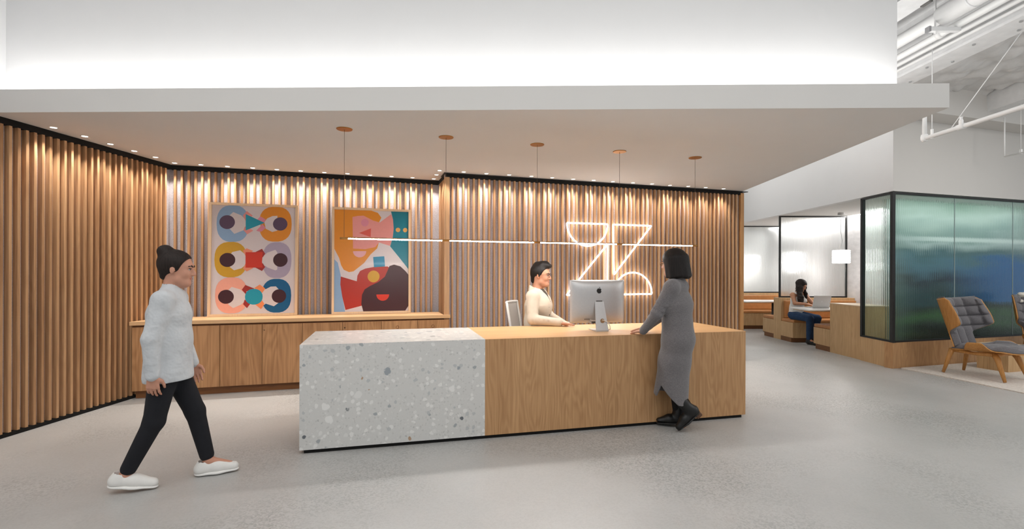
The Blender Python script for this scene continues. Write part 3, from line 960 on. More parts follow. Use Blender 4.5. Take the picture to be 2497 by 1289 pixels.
ART2 = [
    ('amber', [(0.000,0.999),(0.489,1.000),(0.577,0.981),(0.625,0.934),(0.595,0.887),(0.551,0.847),(0.595,0.743),(0.589,0.677),(0.568,0.624),(0.480,0.564),(0.393,0.478),(0.314,0.431),(0.253,0.395),(0.193,0.387),(0.124,0.410),(0.089,0.455),(0.063,0.525),(0.000,0.615)]),
    ('sky', [(0.000,0.512),(0.046,0.480),(0.089,0.344),(0.098,0.202),(0.144,0.001),(0.000,0.001)]),
    ('pink', [(0.236,0.931),(0.305,0.943),(0.384,0.948),(0.515,0.901),(0.604,0.885),(0.760,0.973),(0.785,0.918),(0.795,0.826),(0.781,0.746),(0.746,0.651),(0.595,0.684),(0.542,0.637),(0.410,0.615),(0.245,0.619)]),
    ('deepteal', [(0.758,0.999),(1.000,0.999),(1.000,0.419),(0.871,0.537),(0.746,0.647),(0.781,0.733),(0.795,0.826),(0.785,0.918)]),
    ('tan', [(0.887,0.816),(0.885,0.808),(0.879,0.801),(0.871,0.796),(0.860,0.793),(0.849,0.793),(0.838,0.795),(0.830,0.800),(0.824,0.807),(0.822,0.815),(0.824,0.822),(0.830,0.829),(0.838,0.834),(0.849,0.837),(0.860,0.837),(0.871,0.835),(0.879,0.830),(0.885,0.824)]),
    ('tan', [(0.986,0.815),(0.984,0.808),(0.978,0.801),(0.970,0.796),(0.960,0.793),(0.950,0.792),(0.940,0.795),(0.932,0.800),(0.926,0.806),(0.924,0.814),(0.926,0.822),(0.932,0.829),(0.940,0.834),(0.950,0.837),(0.960,0.837),(0.970,0.835),(0.978,0.830),(0.984,0.823)]),
    ('rose', [(0.454,0.880),(0.451,0.868),(0.444,0.857),(0.432,0.849),(0.418,0.843),(0.401,0.841),(0.385,0.842),(0.371,0.847),(0.359,0.856),(0.352,0.866),(0.349,0.878),(0.352,0.889),(0.359,0.900),(0.371,0.909),(0.385,0.914),(0.401,0.917),(0.418,0.915),(0.432,0.910),(0.444,0.902),(0.451,0.892)]),
    ('deepcoral', [(0.323,0.774),(0.484,0.823),(0.480,0.737)]),
    ('palepink', [(0.422,0.596),(0.420,0.583),(0.415,0.571),(0.405,0.559),(0.393,0.550),(0.378,0.542),(0.361,0.536),(0.343,0.534),(0.324,0.533),(0.306,0.536),(0.289,0.541),(0.274,0.548),(0.262,0.557),(0.252,0.568),(0.247,0.580),(0.245,0.593)]),
    ('red2', [(0.086,0.344),(0.297,0.297),(0.305,0.353),(0.340,0.399),(0.410,0.423),(0.524,0.439),(0.710,0.445),(0.772,0.417),(0.586,0.270),(0.375,0.138),(0.366,0.057),(0.150,0.018),(0.106,0.150),(0.081,0.267)]),
    ('blue', [(0.514,0.538),(0.666,0.547),(0.676,0.445),(0.526,0.436)]),
    ('maroon', [(0.384,0.001),(0.358,0.073),(0.366,0.164),(0.401,0.217),(0.472,0.250),(0.586,0.290),(0.674,0.343),(0.710,0.403),(0.737,0.449),(0.799,0.464),(0.888,0.447),(0.960,0.399),(1.000,0.362),(1.000,0.048),(0.957,0.001)]),
    ('mustard', [(0.602,0.345),(0.599,0.329),(0.589,0.313),(0.574,0.300),(0.554,0.291),(0.532,0.286),(0.509,0.286),(0.487,0.291),(0.468,0.300),(0.453,0.312),(0.443,0.327),(0.440,0.344),(0.443,0.360),(0.453,0.376),(0.468,0.388),(0.487,0.398),(0.509,0.403),(0.532,0.403),(0.554,0.398),(0.574,0.390),(0.589,0.377),(0.599,0.362)]),
    ('red', [(0.733,0.166),(0.731,0.153),(0.726,0.140),(0.716,0.129),(0.704,0.119),(0.690,0.111),(0.673,0.106),(0.655,0.103),(0.637,0.103),(0.619,0.106),(0.603,0.111),(0.588,0.119),(0.576,0.128),(0.567,0.140),(0.561,0.152),(0.559,0.165)]),
]

PCOL = dict(sky=(140, 172, 208), amber=(224, 140, 24), white=(218, 208, 210), pink=(232, 152, 146), teal=(28, 152, 176), rose=(222, 140, 160),
            plum=(88, 66, 92), mustard=(204, 156, 30), lilac=(172, 160, 182), coral=(232, 142, 110), deepred=(160, 40, 28), red=(206, 48, 16),
            maroon=(62, 16, 22), peach=(236, 166, 146), navy=(0, 88, 136), orange=(240, 142, 86), deepteal=(0, 122, 142), tan=(228, 172, 96),
            deepcoral=(222, 88, 74), palepink=(232, 172, 178), red2=(176, 42, 18), blue=(24, 136, 176))
def framed_print(shapes, u0, u1, z1, bg, label):
    w, h = u1 - u0, z1 - CZ - 0.001
    q = Matrix.Rotation(CA, 4, 'Z') @ Vector((u0, 0.385, 0)) + Vector(CO)
    t = thing('framed_print', (q.x, q.y, CZ + 0.001), CA, label, 'artwork')
    t.rotation_euler = (R(-2.2), 0, CA)
    f = 0.028
    for nm, b in (('frame_side', (0, f, 0, h)), ('frame_side', (w - f, w, 0, h)), ('frame_rail', (f, w - f, 0, f)), ('frame_rail', (f, w - f, h - f, h))):
        box(nm, b[0], b[1], -0.028, 0.012, b[2], b[3], M_PALEF, t)
    box('backing', f, w - f, -0.004, 0.010, f, h - f, plain('paper_' + bg, srgb(*PCOL['white']), 0.35, var=0.005, coat=0.06), t)
    iw, ih = w - 2 * f, h - 2 * f
    mats, V, F, FM = [], [], [], []
    names = []
    for k, (c, pts) in enumerate(shapes):
        if c not in names:
            names.append(c)
            mats.append(plain('ink_' + c, srgb(*PCOL[c]), 0.35, var=0.015, coat=0.06))
        y0 = -0.0045 - 0.00012 * k
        n0 = len(V)
        for (u, v) in pts:
            V.append((f + u * iw, y0, f + v * ih))
        F.append(tuple(range(n0, n0 + len(pts))))
        FM.append(names.index(c))
    me = bpy.data.meshes.new('print')
    me.from_pydata(V, [], F)
    for mm in mats:
        me.materials.append(mm)
    me.polygons.foreach_set('material_index', FM)
    o = bpy.data.objects.new('printed_shapes', me)
    link(o, t)
    return t
framed_print(ART1, 0.650, 1.626, 2.186, 'one', 'oak framed print of six figures seen from above in coloured rings')
framed_print(ART2, 2.024, 3.000, 2.184, 'two', 'oak framed print of two large abstract faces with orange hair')

# ================================================================== linear pendant lamp
PN = [(-1.472, 4.311), (-0.615, 4.565), (0.243, 4.82), (1.109, 5.09), (1.988, 5.353)]
PZ = 1.662
pl = thing('linear_pendant', (PN[0][0], PN[0][1], PZ), label='thin glowing linear pendant with brass joints over the desk', cat='pendant lamp')
M_TUBE = emit('pendant_tube', (1, .96, .92, 1), 165.0)
for k, (x, y) in enumerate(PN):
    dx, dy = x - PN[0][0], y - PN[0][1]
    lathe('canopy', [(0, -.006), (.066, -.006), (.069, -.002), (.069, 0), (0, 0)], M_BRASS, pl, 28, (dx, dy, CEIL - PZ - .001))
    tube('cable', [(dx, dy, 0.006), (dx, dy, CEIL - PZ - .006)], 0.0016, plain('dark_cable', srgb(92, 74, 60), .5), pl, 6)
    dr = (Vector(PN[-1]) - Vector(PN[0])).normalized() * 0.034
    tube('joint', [(dx - dr.x, dy - dr.y, 0), (dx + dr.x, dy + dr.y, 0)], 0.0095, M_BRASS, pl, 12)
for a, b in zip(PN, PN[1:]):
    d = (Vector(b) - Vector(a)).normalized() * 0.034
    p0, p1 = Vector(a) + d - Vector(PN[0]), Vector(b) - d - Vector(PN[0])
    sd_ = Vector((-d.y, d.x)).normalized() * 0.0098
    bm = bmesh.new()
    rings = []
    for pp in (p0, p1):
        rings.append([bm.verts.new((pp.x + sd_.x * math.cos(t), pp.y + sd_.y * math.cos(t), 0.0015 + 0.0098 * math.sin(t))) for t in [PI * k / 8 for k in range(9)]])
    for k in range(8):
        bm.faces.new((rings[0][k], rings[0][k + 1], rings[1][k + 1], rings[1][k]))
    for q_ in rings:
        bm.faces.new(q_)
    frombm('light_shield', bm, M_BRASS, pl, True)  # hidden half-tube added on top to block the tube's upward light
    tube('light_tube', [(p0.x, p0.y, 0), (p1.x, p1.y, 0)], 0.0075, M_TUBE, pl, 12)

# ================================================================== recessed downlights along the slat wall
DLS = [(-4.01, 4.3), (-3.98, 4.58), (-3.97, 4.86), (-3.95, 5.14), (-3.93, 5.42), (-3.92, 5.71), (-3.67, 5.8), (-3.41, 5.89), (-3.15, 5.97), (-2.9, 6.06), (-2.64, 6.14), (-2.38, 6.23), (-2.11, 6.3), (-1.85, 6.4), (-1.59, 6.48), (-1.33, 6.56), (-1.06, 6.64), (-0.98, 6.36), (-0.9, 6.09), (-0.61, 6.17), (-0.33, 6.27), (-0.04, 6.35), (0.25, 6.44), (0.53, 6.53), (0.82, 6.63), (1.11, 6.71), (1.39, 6.8), (1.69, 6.89), (1.98, 6.97), (2.27, 7.08), (2.56, 7.16), (2.85, 7.25), (3.16, 7.36)]
spot_d = bpy.data.lights.new('downlight_lamp', 'SPOT')
spot_d.energy = 23
spot_d.color = (1, .93, .85)
spot_d.spot_size = R(98)
spot_d.spot_blend = 0.75
spot_d.shadow_soft_size = 0.018
M_LENS = emit('downlight_lens', (1, .93, .84, 1), 6.0)
M_TRIMW = plain('downlight_trim', srgb(220, 214, 208), .5)
d0 = None
for k, (x, y) in enumerate(DLS):
    if k < 6:
        lab = ORD[k] + ' recessed downlight counting from the left along the left slat wall'
        ox, oy = 0.0, 0.0
    elif k < 17:
        lab = ORD[k - 6] + ' recessed downlight from the left above the framed prints'
        ox, oy = 0.0, 0.0
    elif k < 19:
        lab = ('farther' if k == 17 else 'nearer') + ' of two recessed downlights at the jog in the slat wall'
        ox, oy = 0, 0
    else:
        lab = ORD[k - 19] + ' recessed downlight from the left above the glowing sign wall'
        ox, oy = 0.0, 0.0
    t = thing('recessed_downlight', (x, y, CEIL), label=lab, cat='downlight', group='downlights along the slat walls')
    if d0 is None:
        d0 = lathe('trim_ring', [(.024, -.001), (.033, -.003), (.034, 0), (.024, 0), (.024, -.001)], M_TRIMW, t, 20)
        d1 = lathe('lens', [(0, -.0015), (.024, -.0015), (.024, 0), (0, 0)], M_LENS, t, 20)
    else:
        c = d0.copy(); COL.objects.link(c); c.parent = t
        c = d1.copy(); COL.objects.link(c); c.parent = t
    lo = bpy.data.objects.new('lamp', spot_d)
    link(lo, t)
    lo.location = (0, 0, -0.006)

# ================================================================== neon sign on the right slat wall
sg = thing('neon_sign', (PR[0], PR[1], 0), R(17.3), 'glowing white tube sign of two half discs and two triangles', 'sign')
M_NEON = emit('neon_tube', (1, .95, .9, 1), 8.0)
yo = -0.03
def outline(pts, closed=True):
    return [(u, yo, z) for u, z in pts]
def round_path(pts, r=0.015, n=4):
    out = []
    m = len(pts)
    for i in range(m):
        p, a, b = Vector(pts[i]), Vector(pts[i - 1]), Vector(pts[(i + 1) % m])
        da, db = (a - p).normalized(), (b - p).normalized()
        if da.angle(db) > 2.7:
            out.append(tuple(p))
            continue
        for k in range(n + 1):
            t = k / n
            q = (p + da * r) * (1 - t) ** 2 + p * 2 * t * (1 - t) + (p + db * r) * t ** 2
            out.append(tuple(q))
    return out
def half(uc, zc, r, up):
    s = 1 if up else -1
    return [(uc + r * math.cos(PI * k / 28), zc + s * r * math.sin(PI * k / 28)) for k in range(29)]
shapes = [('half_disc', half(1.956, 2.037, 0.308, False)), ('triangle', [(2.349, 2.035), (2.965, 2.035), (2.368, 1.335)]),
          ('triangle', [(2.262, 1.757), (2.262, 1.057), (1.646, 1.057)]), ('half_disc', half(2.667, 1.057, 0.308, True))]
for nm, pts in shapes:
    tube(nm, [(u, yo, z) for u, z in round_path(pts)], 0.0100, M_NEON, sg, 8, closed=True)
for u, z in ((1.75, 2.037), (2.15, 2.037), (2.349, 1.75), (2.75, 2.035), (2.262, 1.4), (1.8, 1.057), (2.5, 1.057), (2.85, 1.057)):
    tube('standoff', [(u, yo + .008, z), (u, 0.0, z)], 0.004, plain('clear_standoff', srgb(200, 190, 180), .3), sg, 6)

# ================================================================== desktop computer
mx_, my_ = 0.815, 4.70
im = thing('desktop_computer', (mx_, my_, DH), R(12), 'silver desktop computer seen from behind on the oak desk', 'computer')
w, h, zb = 0.545, 0.408, 0.070
def imac_back(s, t):
    x = -w / 2 + w * s
    z = zb + h * t
    e = (1 - (2 * s - 1) ** 4) * (1 - (2 * t - 1) ** 4)
    d = 0.004 + 0.045 * e ** 0.8
    return (x, -d, z), (x, 0.004, z)
sh = grid_sheet('shell', imac_back, 24, 18, M_ALU, im)
box('screen', -w / 2 + .004, w / 2 - .004, 0.004, 0.007, zb + 0.075, zb + h - .004, plain('screen_glass', srgb(14, 14, 16), .15), im)
box('chin', -w / 2 + .002, w / 2 - .002, 0.004, 0.007, zb + 0.002, zb + 0.075, M_ALU, im)
box('memory_vent', -0.06, 0.06, -0.02, 0.0, zb - 0.001, zb + 0.002, plain('vent_dark', srgb(90, 84, 80), .5), im)
# stand: neck plate and foot
def neck(s, t):
    ww = 0.088 + (0.124 - 0.088) * (1 - t)
    x = (s - .5) * ww
    y = -0.125 + 0.075 * t
    z = 0.012 + 0.262 * t
    return (x, y - .004, z), (x, y + .004, z)
nk = grid_sheet('neck', neck, 2, 6, M_ALU, im, smooth=False)
def foot(s, t):
    x = (s - .5) * 0.124
    a = min(1, t * 6)
    y = -0.128 + .012 * a + 0.18 * t
    return (x, y, 0.004 + (0.012 - 0.008 * a)), (x, y, 0.0)
grid_sheet('foot', foot, 2, 14, M_ALU, im, smooth=False)
cbl = lathe('cable_hole', [(0, 0), (.021, 0), (.021, .001), (0, .001)], plain('hole_shadow', srgb(150, 116, 82), .6), im, 20)
cbl.location = (0.01, -0.1065, 0.098)
cbl.rotation_euler = (R(90 - 16), 0, 0)
box('hinge', -0.03, 0.03, -0.052, -0.035, 0.262, 0.285, plain('hinge_dark', srgb(96, 92, 88), .4), im)
for k in range(5):
    box('port', -0.145 + k * .011, -0.139 + k * .011, -0.0465, -0.043, zb + .036, zb + .043, M_BLACK, im)
tube('power_cable', [(-0.09, -0.048, zb + .032), (-0.06, -0.06, zb + .024), (-0.02, -0.08, zb + .03), (0.012, -0.108, zb + .036), (0.05, -0.125, zb + .022), (0.075, -0.13, zb - .02), (0.082, -0.12, 0.02), (0.078, -0.06, 0.005)], 0.0035, plain('white_cord', srgb(226, 218, 206), .5), im, 8)
# the fruit emblem on the back
def fruit():
    L = []
    for k in range(48):
        a = 2 * PI * k / 48
        r = 1.0 + 0.07 * math.cos(2 * a) * 0.0
        x, y = math.cos(a) * 0.92, math.sin(a) * 1.0
        # shoulders and dimples
        if y > 0:
            y -= 0.20 * math.exp(-(x / 0.28) ** 2)
            y += 0.02
        else:
            y += 0.12 * math.exp(-(x / 0.22) ** 2)
            x *= 1 - 0.16 * (-y)
        bx, by = x - 1.18, y - 0.12
        rr = math.hypot(bx, by)
        if rr < 0.5:
            s_ = 0.5 / max(rr, 1e-3)
            x, y = 1.18 + bx * s_, 0.12 + by * s_
        L.append((x, y))
    return L
fs = 0.0255
FP = fruit()
ez = zb + 0.305
def emb(pts, nm):
    V = [(x * fs, -0.0505, ez + y * fs) for x, y in pts] + [(x * fs, -0.046, ez + y * fs) for x, y in pts]
    n = len(pts)
    F = [tuple(range(n)), tuple(range(2 * n - 1, n - 1, -1))] + [(i, (i + 1) % n, n + (i + 1) % n, n + i) for i in range(n)]
    return pydata(nm, V, F, M_BLACK, im)
emb(FP, 'emblem')
emb([(0.02 + .30 * math.sin(t) * .55 + .22 * t / PI, 0.98 + .52 * t / PI) for t in [PI * k / 8 for k in range(9)]] + [(0.02 - .02 * math.sin(t) + .22 * t / PI, 0.98 + .52 * t / PI) for t in [PI * k / 8 for k in range(7, 0, -1)]], 'emblem_leaf')

# ================================================================== office chair behind the desk
oc = thing('office_chair', (0.26, 5.34, 0), R(-14), 'white office chair with mesh back behind the seated man', 'chair')
M_OCH = plain('white_chair_plastic', srgb(222, 220, 216), .5)
M_OCM = plain('pale_mesh', srgb(188, 184, 180), .8, var=.08, nscale=240)
def ocback(s, t):
    y = (s - .5) * 0.46
    x = -0.20 - 0.07 * t - 0.05 * math.cos((s - .5) * PI) + .0
    z = 0.62 + 0.42 * t
    return (x + .004, y, z), (x - .004, y, z)
grid_sheet('backrest', ocback, 12, 10, M_OCM, oc)
edge = [ocback(0, t / 8)[0] for t in range(9)] + [ocback(s / 10, 1)[0] for s in range(1, 11)] + [ocback(1, 1 - t / 8)[0] for t in range(1, 9)] + [ocback(1 - s / 10, 0)[0] for s in range(1, 10)]
tube('back_frame', edge, 0.014, M_OCH, oc, 8, closed=True)
lathe('seat', [(0, 0), (.2, 0), (.235, .015), (.24, .04), (.22, .06), (0, .065)], M_OCM, oc, 28, (0, 0, 0.56))
tube('back_stem', [(-0.05, 0, 0.55), (-0.2, 0, 0.56), (-0.262, 0, 0.70)], 0.02, M_OCH, oc, 8)
tube('gas_lift', [(0, 0, 0.08), (0, 0, 0.56)], 0.026, M_ALU, oc, 12)
for k in range(5):
    a = 2 * PI * k / 5 + .3
    leg = tube('base_arm', [(0, 0, .10), (.28 * math.cos(a), .28 * math.sin(a), .07)], [.024, .016], M_OCH, oc, 8)
    lathe('caster', [(0, 0), (.02, .005), (.027, .028), (.02, .05), (0, .055)], M_BLACK, leg, 12, (.28 * math.cos(a), .28 * math.sin(a), 0))
for s in (-1, 1):
    tube('armrest', [(-0.05, s * .25, .56), (-.06, s * .27, .74), (.0, s * .265, .755), (.16, s * .255, .755)], 0.013, M_OCH, oc, 8)
# ================================================================== booths along the corridor
M_TABLE = plain('white_table_top', srgb(236, 232, 228), .35, var=.01)
M_PALET = wood('pale_oak_top', srgb(226, 200, 168), srgb(204, 174, 138), 'X', 1, .45, .8, .2)
BX0, BX1 = 5.495, 7.0
LX1 = 5.955
lg = thing('booth_ledge', (BX0, 7.76, 0), 0, 'wide oak ledge block between the glass room and the nearest booth', 'cabinet')
box('front_panel', 0, 0.03, 0, 0.74, 0.0, 0.835, M_PALE, lg)
box('body', 0.03, LX1 - BX0, 0.01, 0.74, 0.0, 0.835, M_PALE, lg)
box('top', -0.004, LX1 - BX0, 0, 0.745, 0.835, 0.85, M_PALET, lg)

def bench(y_back0, y_back1, seats, label, backs):
    t = thing('booth_bench', (BX0, y_back0, 0), 0, label, 'bench')
    L = BX1 - BX0
    if y_back1 > y_back0:
        box('back_panel', 0, L, 0, y_back1 - y_back0, 0, 0.852, M_PALE, t)
    for (a, b, front) in seats:
        a -= y_back0
        b -= y_back0
        box('end_panel', 0, 0.04, a, b, 0.09, 0.385, M_PALE, t)
        # seat box with a recessed toe kick on its open side
        if front < 0:
            box('seat_box', 0.04, L, a + 0.0, b, 0.09, 0.385, M_PALE, t)
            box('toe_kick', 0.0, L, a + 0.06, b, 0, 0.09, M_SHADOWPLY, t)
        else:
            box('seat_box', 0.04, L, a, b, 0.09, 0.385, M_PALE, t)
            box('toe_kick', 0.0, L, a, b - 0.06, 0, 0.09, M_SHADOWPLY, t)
        box('seat_cushion', 0.012, L - 0.01, a + (-.012 if front < 0 else 0.002), b + (.012 if front > 0 else -0.002), 0.387, 0.445, M_TAN, t, bev=0.012, seg=2)
    for (a, b) in backs:
        box('back_cushion', 0.05, L - 0.01, a - y_back0, b - y_back0, 0.45, 0.80, M_TAN, t, bev=0.015, seg=2)
    return t
bench(8.505, 8.505, [(8.505, 8.96, 1)], 'tan leather bench against the oak ledge, nearest the camera', [(8.507, 8.56)])
bench(10.05, 10.33, [(9.62, 10.05, -1), (10.33, 10.77, 1)], 'double sided oak bench with tan leather carrying the middle glass screen', [(9.985, 10.048), (10.332, 10.395)])
bench(12.3, 12.56, [(11.86, 12.3, -1)], 'tan leather bench below the farthest glass screen', [(12.235, 12.298)])

def table(y0, y1, label, xs=5.20):
    t = thing('booth_table', (xs, (y0 + y1) / 2, 0), 0, label, 'table')
    h = (y1 - y0) / 2
    L = 6.96 - xs
    bm = bmesh.new()
    pts = []
    r = 0.05
    for cx, cy, a0 in ((r, -h + r, PI), (L, -h, None), (L, h, None), (r, h - r, PI / 2)):
        if a0 is None:
            pts.append((cx, cy))
        else:
            for k in range(5):
                a = a0 + k * PI / 8
                pts.append((cx + r * math.cos(a), cy + r * math.sin(a)))
    bm_prism(bm, pts, 0.700, 0.722)
    frombm('table_top', bm, M_TABLE, t)
    box('under_edge', 0.05, L - .02, -h + .05, h - .05, 0.682, 0.70, M_PALE, t)
    tube('leg', [(0.8, 0, 0.012), (0.8, 0, 0.69)], 0.035, plain('grey_post', srgb(70, 70, 72), .4, metal=.6), t, 14)
    lathe('foot_plate', [(0, 0), (.2, 0), (.2, .01), (.04, .014), (0, .014)], plain('grey_post', srgb(70, 70, 72)), t, 24, (0.8, 0, 0))
    return t
table(8.62, 9.24, 'white booth table holding the open laptop')
table(10.98, 11.62, 'white table in the far booth beside the slat wall end')

def screen(y, label, x0=5.53, x1=6.93):
    t = thing('glass_screen', (x0, y, 0.853), 0, label, 'partition')
    L, h, f = x1 - x0, 2.538 - 0.853, 0.028
    box('frame_post', 0, f, -.018, .018, 0, h, M_BLACK, t)
    box('frame_post', L - f, L, -.018, .018, 0, h, M_BLACK, t)
    box('frame_rail', f, L - f, -.018, .018, 0, f, M_BLACK, t)
    box('frame_rail', f, L - f, -.018, .018, h - f, h, M_BLACK, t)
    fluted('glass_pane', L - 2 * f, h - 2 * f, M_GLASSC, t, (f, 0, f), 0, 0.028)
    return t
screen(10.19, 'black framed reeded glass screen behind the woman with the laptop')
screen(12.43, 'farther reeded glass screen, half hidden by the slat wall')

def booth_lamp(x, y, z0, label):
    t = thing('booth_pendant', (x, y, z0), 0, label, 'pendant lamp', 'pleated lamps over the booths')
    prof = [(0.02, 0.255)]
    n = 8
    for k in range(n * 2 + 1):
        prof.append((0.158 if k % 2 else 0.140, 0.255 - 0.255 * k / (2 * n)))
    prof += [(0.128, 0.0)] + [(0.126, 0.25), (0.02, 0.25)]
    lathe('shade', prof, emit('paper_lamp', (1, .98, .95, 1), 2.6), t, 32)
    tube('cord', [(0, 0, .25), (0.02, 0, .45), (-.01, 0, .62), (-0.005, 0, HZ - z0)], 0.003, plain('grey_cord', srgb(120, 120, 122)), t, 6)
    lathe('canopy', [(0, -.045), (.06, -.045), (.06, 0), (0, 0)], plain('grey_canopy', srgb(190, 188, 186), .5), t, 20, (0, 0, HZ - z0))
    d = bpy.data.lights.new('booth_bulb', 'POINT')
    d.energy = 8
    d.shadow_soft_size = 0.12
    d.color = (1, .97, .93)
    lo = bpy.data.objects.new('lamp', d)
    link(lo, t)
    lo.location = (0, 0, -0.02)
    return t
booth_lamp(6.46, 9.66, 1.556, 'white pleated pendant lamp hanging over the laptop table')
booth_lamp(6.55, 11.45, 1.556, 'white pleated lamp blurred behind the middle glass screen')
booth_lamp(6.35, 13.0, 1.556, 'white pleated lamp blurred behind the farthest glass screen')

# laptop on the booth table
lt = thing('laptop', (5.64, 8.985, 0.7222), R(4), 'silver laptop open on the white booth table', 'laptop')
box('base', -0.165, 0.165, 0.0, 0.23, 0, 0.014, M_ALU, lt, bev=.004)
box('keyboard', -0.14, 0.14, 0.02, 0.12, 0.014, 0.0155, plain('dark_keys', srgb(50, 50, 54), .5), lt)
lid = box('lid', -0.165, 0.165, -0.004, 0.004, 0, 0.225, M_ALU, lt, bev=.003)
lid.location = (0, 0.0, 0.012)
lid.rotation_euler = (R(14), 0, 0)
box('display', -0.155, 0.155, 0.004, 0.0055, 0.012, 0.215, plain('display_black', srgb(20, 22, 26), .2), lid)
lathe('emblem', [(0, 0), (.012, 0), (.012, .0006), (0, .0006)], plain('emblem_pale', srgb(214, 214, 216), .3), lid, 16).matrix_local = Matrix.Translation((0, -0.0042, 0.115)) @ Matrix.Rotation(PI / 2, 4, 'X')

# ================================================================== lounge corner
rug = prism('lounge_rug', [(5.575, 7.045), (5.70, 6.45), (5.84, 5.58), (5.98, 4.9), (9.6, 4.9), (9.6, 8.2), gp(3.9, -0.03), gp(0.13, -0.03)], 0.0, 0.014, M_RUG)
tag(rug, 'cream wool rug under the lounge chairs', 'rug')

M_CUSH = rib_mat('grey_wool', srgb(92, 90, 94), srgb(120, 117, 120), 120)
def lounge_chair(loc, rz, label):
    t = thing('lounge_chair', loc, rz, label, 'armchair', 'wingback lounge chairs on the rug')
    def sstep(a, b, x):
        x = max(0, min(1, (x - a) / (b - a)))
        return x * x * (3 - 2 * x)
    def Wb(v):
        w = 0.235 + 0.285 * sstep(0.26, 0.46, v) - 0.045 * sstep(0.55, 1.0, v) - 0.05 * sstep(0.93, 1.0, v)
        return w
    nfx, nfz = 0.955, 0.297          # forward normal of the reclined back
    def back_pt(s, v, off, inset=0.0):
        a = (2 * s - 1) * (Wb(v) - inset)
        sg_ = 1 if a >= 0 else -1
        a = abs(a)
        flat, rad = 0.10, 0.25
        if a <= flat:
            y, xf, ny, nx_ = a, 0.0, 0.0, 1.0
        else:
            ph = min((a - flat) / rad, R(78))
            ext = max(0, a - flat - rad * R(78))
            y = flat + rad * math.sin(ph) + ext * math.cos(ph)
            xf = rad * (1 - math.cos(ph)) + ext * math.sin(ph)
            ny, nx_ = -math.sin(ph), math.cos(ph)
        y += ny * off
        xf += nx_ * off
        bx = -0.235 - 0.20 * v
        bz = 0.355 + 0.635 * v
        # the top corners sit lower than the middle
        return Vector((bx + xf * nfx, sg_ * y, bz + xf * nfz * 0.55))
    grid_sheet('back_shell', lambda s, v: (back_pt(s, v, 0.0), back_pt(s, v, -0.014)), 36, 30, M_CHAIRW, t)
    nr, nc = 5.0, 6.0
    def cush(s, v):
        vv = 0.02 + 1.005 * v
        row = abs(math.sin(PI * v * nr)) if v > 0.30 else 1.0
        a = (2 * s - 1) * Wb(vv)
        col = abs(math.sin(PI * (a / 0.17 + 0.5)))
        e = min(1, min(s, 1 - s) * 22) * min(1, min(v, 1 - v) * 26)
        th = 0.012 + (0.060 * (row ** .33) * (col ** .33) + .004) * e ** .5
        return back_pt(s, vv, th, 0.006), back_pt(s, vv, 0.002, 0.006)
    grid_sheet('back_cushion', cush, 72, 60, M_CUSH, t)
    # seat: shell curls up into low arms in the middle and ends in a rounded lip
    def Ws(v):
        w = 0.21 + 0.17 * sstep(0.18, 0.34, v) - 0.05 * sstep(0.50, 0.72, v)
        if v > 0.74:
            q = (v - 0.74) / 0.26
            w *= math.sqrt(max(0.0, 1 - q * q)) * 0.97 + 0.03
        return w
    def seat_pt(s, v, off, inset=0.0):
        a = (2 * s - 1) * max(0.004, Ws(v) - inset)
        sg_ = 1 if a >= 0 else -1
        a = abs(a)
        curl = sstep(0.10, 0.30, v) * (1 - 0.85 * sstep(0.52, 0.74, v))
        flat, rad = 0.20, 0.13
        if a <= flat or curl < .02:
            y, zz, ny, nz = a, 0.0, 0.0, 1.0
        else:
            k = curl / rad
            ph = (a - flat) * k
            y = flat + math.sin(ph) / k
            zz = (1 - math.cos(ph)) / k
            ny, nz = -math.sin(ph), math.cos(ph)
        x = -0.25 + 0.72 * v
        z0 = 0.335 + 0.045 * v - 0.02 * sstep(.8, 1, v)
        return Vector((x, sg_ * (y + ny * off), z0 + zz + nz * off))
    grid_sheet('seat_shell', lambda s, v: (seat_pt(s, v, 0.0), seat_pt(s, v, -0.014)), 30, 36, M_CHAIRW, t)
    def scush(s, v):
        e = min(1, min(s, 1 - s) * 14) * min(1, min(v, 1 - v) * 16)
        row = abs(math.sin(PI * v * 3.0)) ** .35
        col = abs(math.sin(PI * ((2 * s - 1) * Ws(v) / 0.30 + .5))) ** .35
        th = 0.012 + 0.062 * e ** .5 * (0.45 + .55 * row * col)
        return seat_pt(s, v, th, 0.008), seat_pt(s, v, 0.002, 0.008)
    grid_sheet('seat_cushion', scush, 48, 48, M_CUSH, t)
    # oak frame: rails, cross bars, splayed legs
    for s in (-1, 1):
        tube('rail', [(-0.28, s * .17, .315), (0.0, s * .19, .30), (0.22, s * .20, .318)], [.026, .022, .028], M_CHAIRW, t, 8)
        tube('leg', [(-0.26, s * .175, .325), (-0.335, s * .225, .0)], [.034, .018], M_CHAIRW, t, 8)
        tube('leg', [(0.20, s * .20, .325), (0.245, s * .215, .27), (0.335, s * .25, .0)], [.030, .034, .017], M_CHAIRW, t, 8)
    tube('cross_bar', [(-0.27, -.17, .312), (-0.27, .17, .312)], .024, M_CHAIRW, t, 8)
    tube('cross_bar', [(0.20, -.2, .312), (0.20, .2, .312)], .024, M_CHAIRW, t, 8)
    tube('spine', [(-0.24, 0, .31), (-0.262, 0, .42), (-0.36, 0, .72)], [.03, .024, .012], M_CHAIRW, t, 8)
    return t
lc = lounge_chair((6.225, 6.49, 0.0215), R(-69.8), 'grey tufted wingback lounge chair with oak shell, fully in view')
def copy_tree(o, parent=None):
    c = o.copy()
    COL.objects.link(c)
    c.parent = parent
    for ch in o.children:
        copy_tree(ch, c)
    return c
lc2 = copy_tree(lc)
lc2.location = (7.86, 7.14, 0.0215)
lc2.rotation_euler = (0, 0, R(-112))
lc2['label'] = 'second grey lounge chair cut off by the right edge, with sheepskin on top'
st = thing('side_table', (6.80, 6.74, 0.014), R(17), 'low oak cube table behind the lounge chair', 'side table')
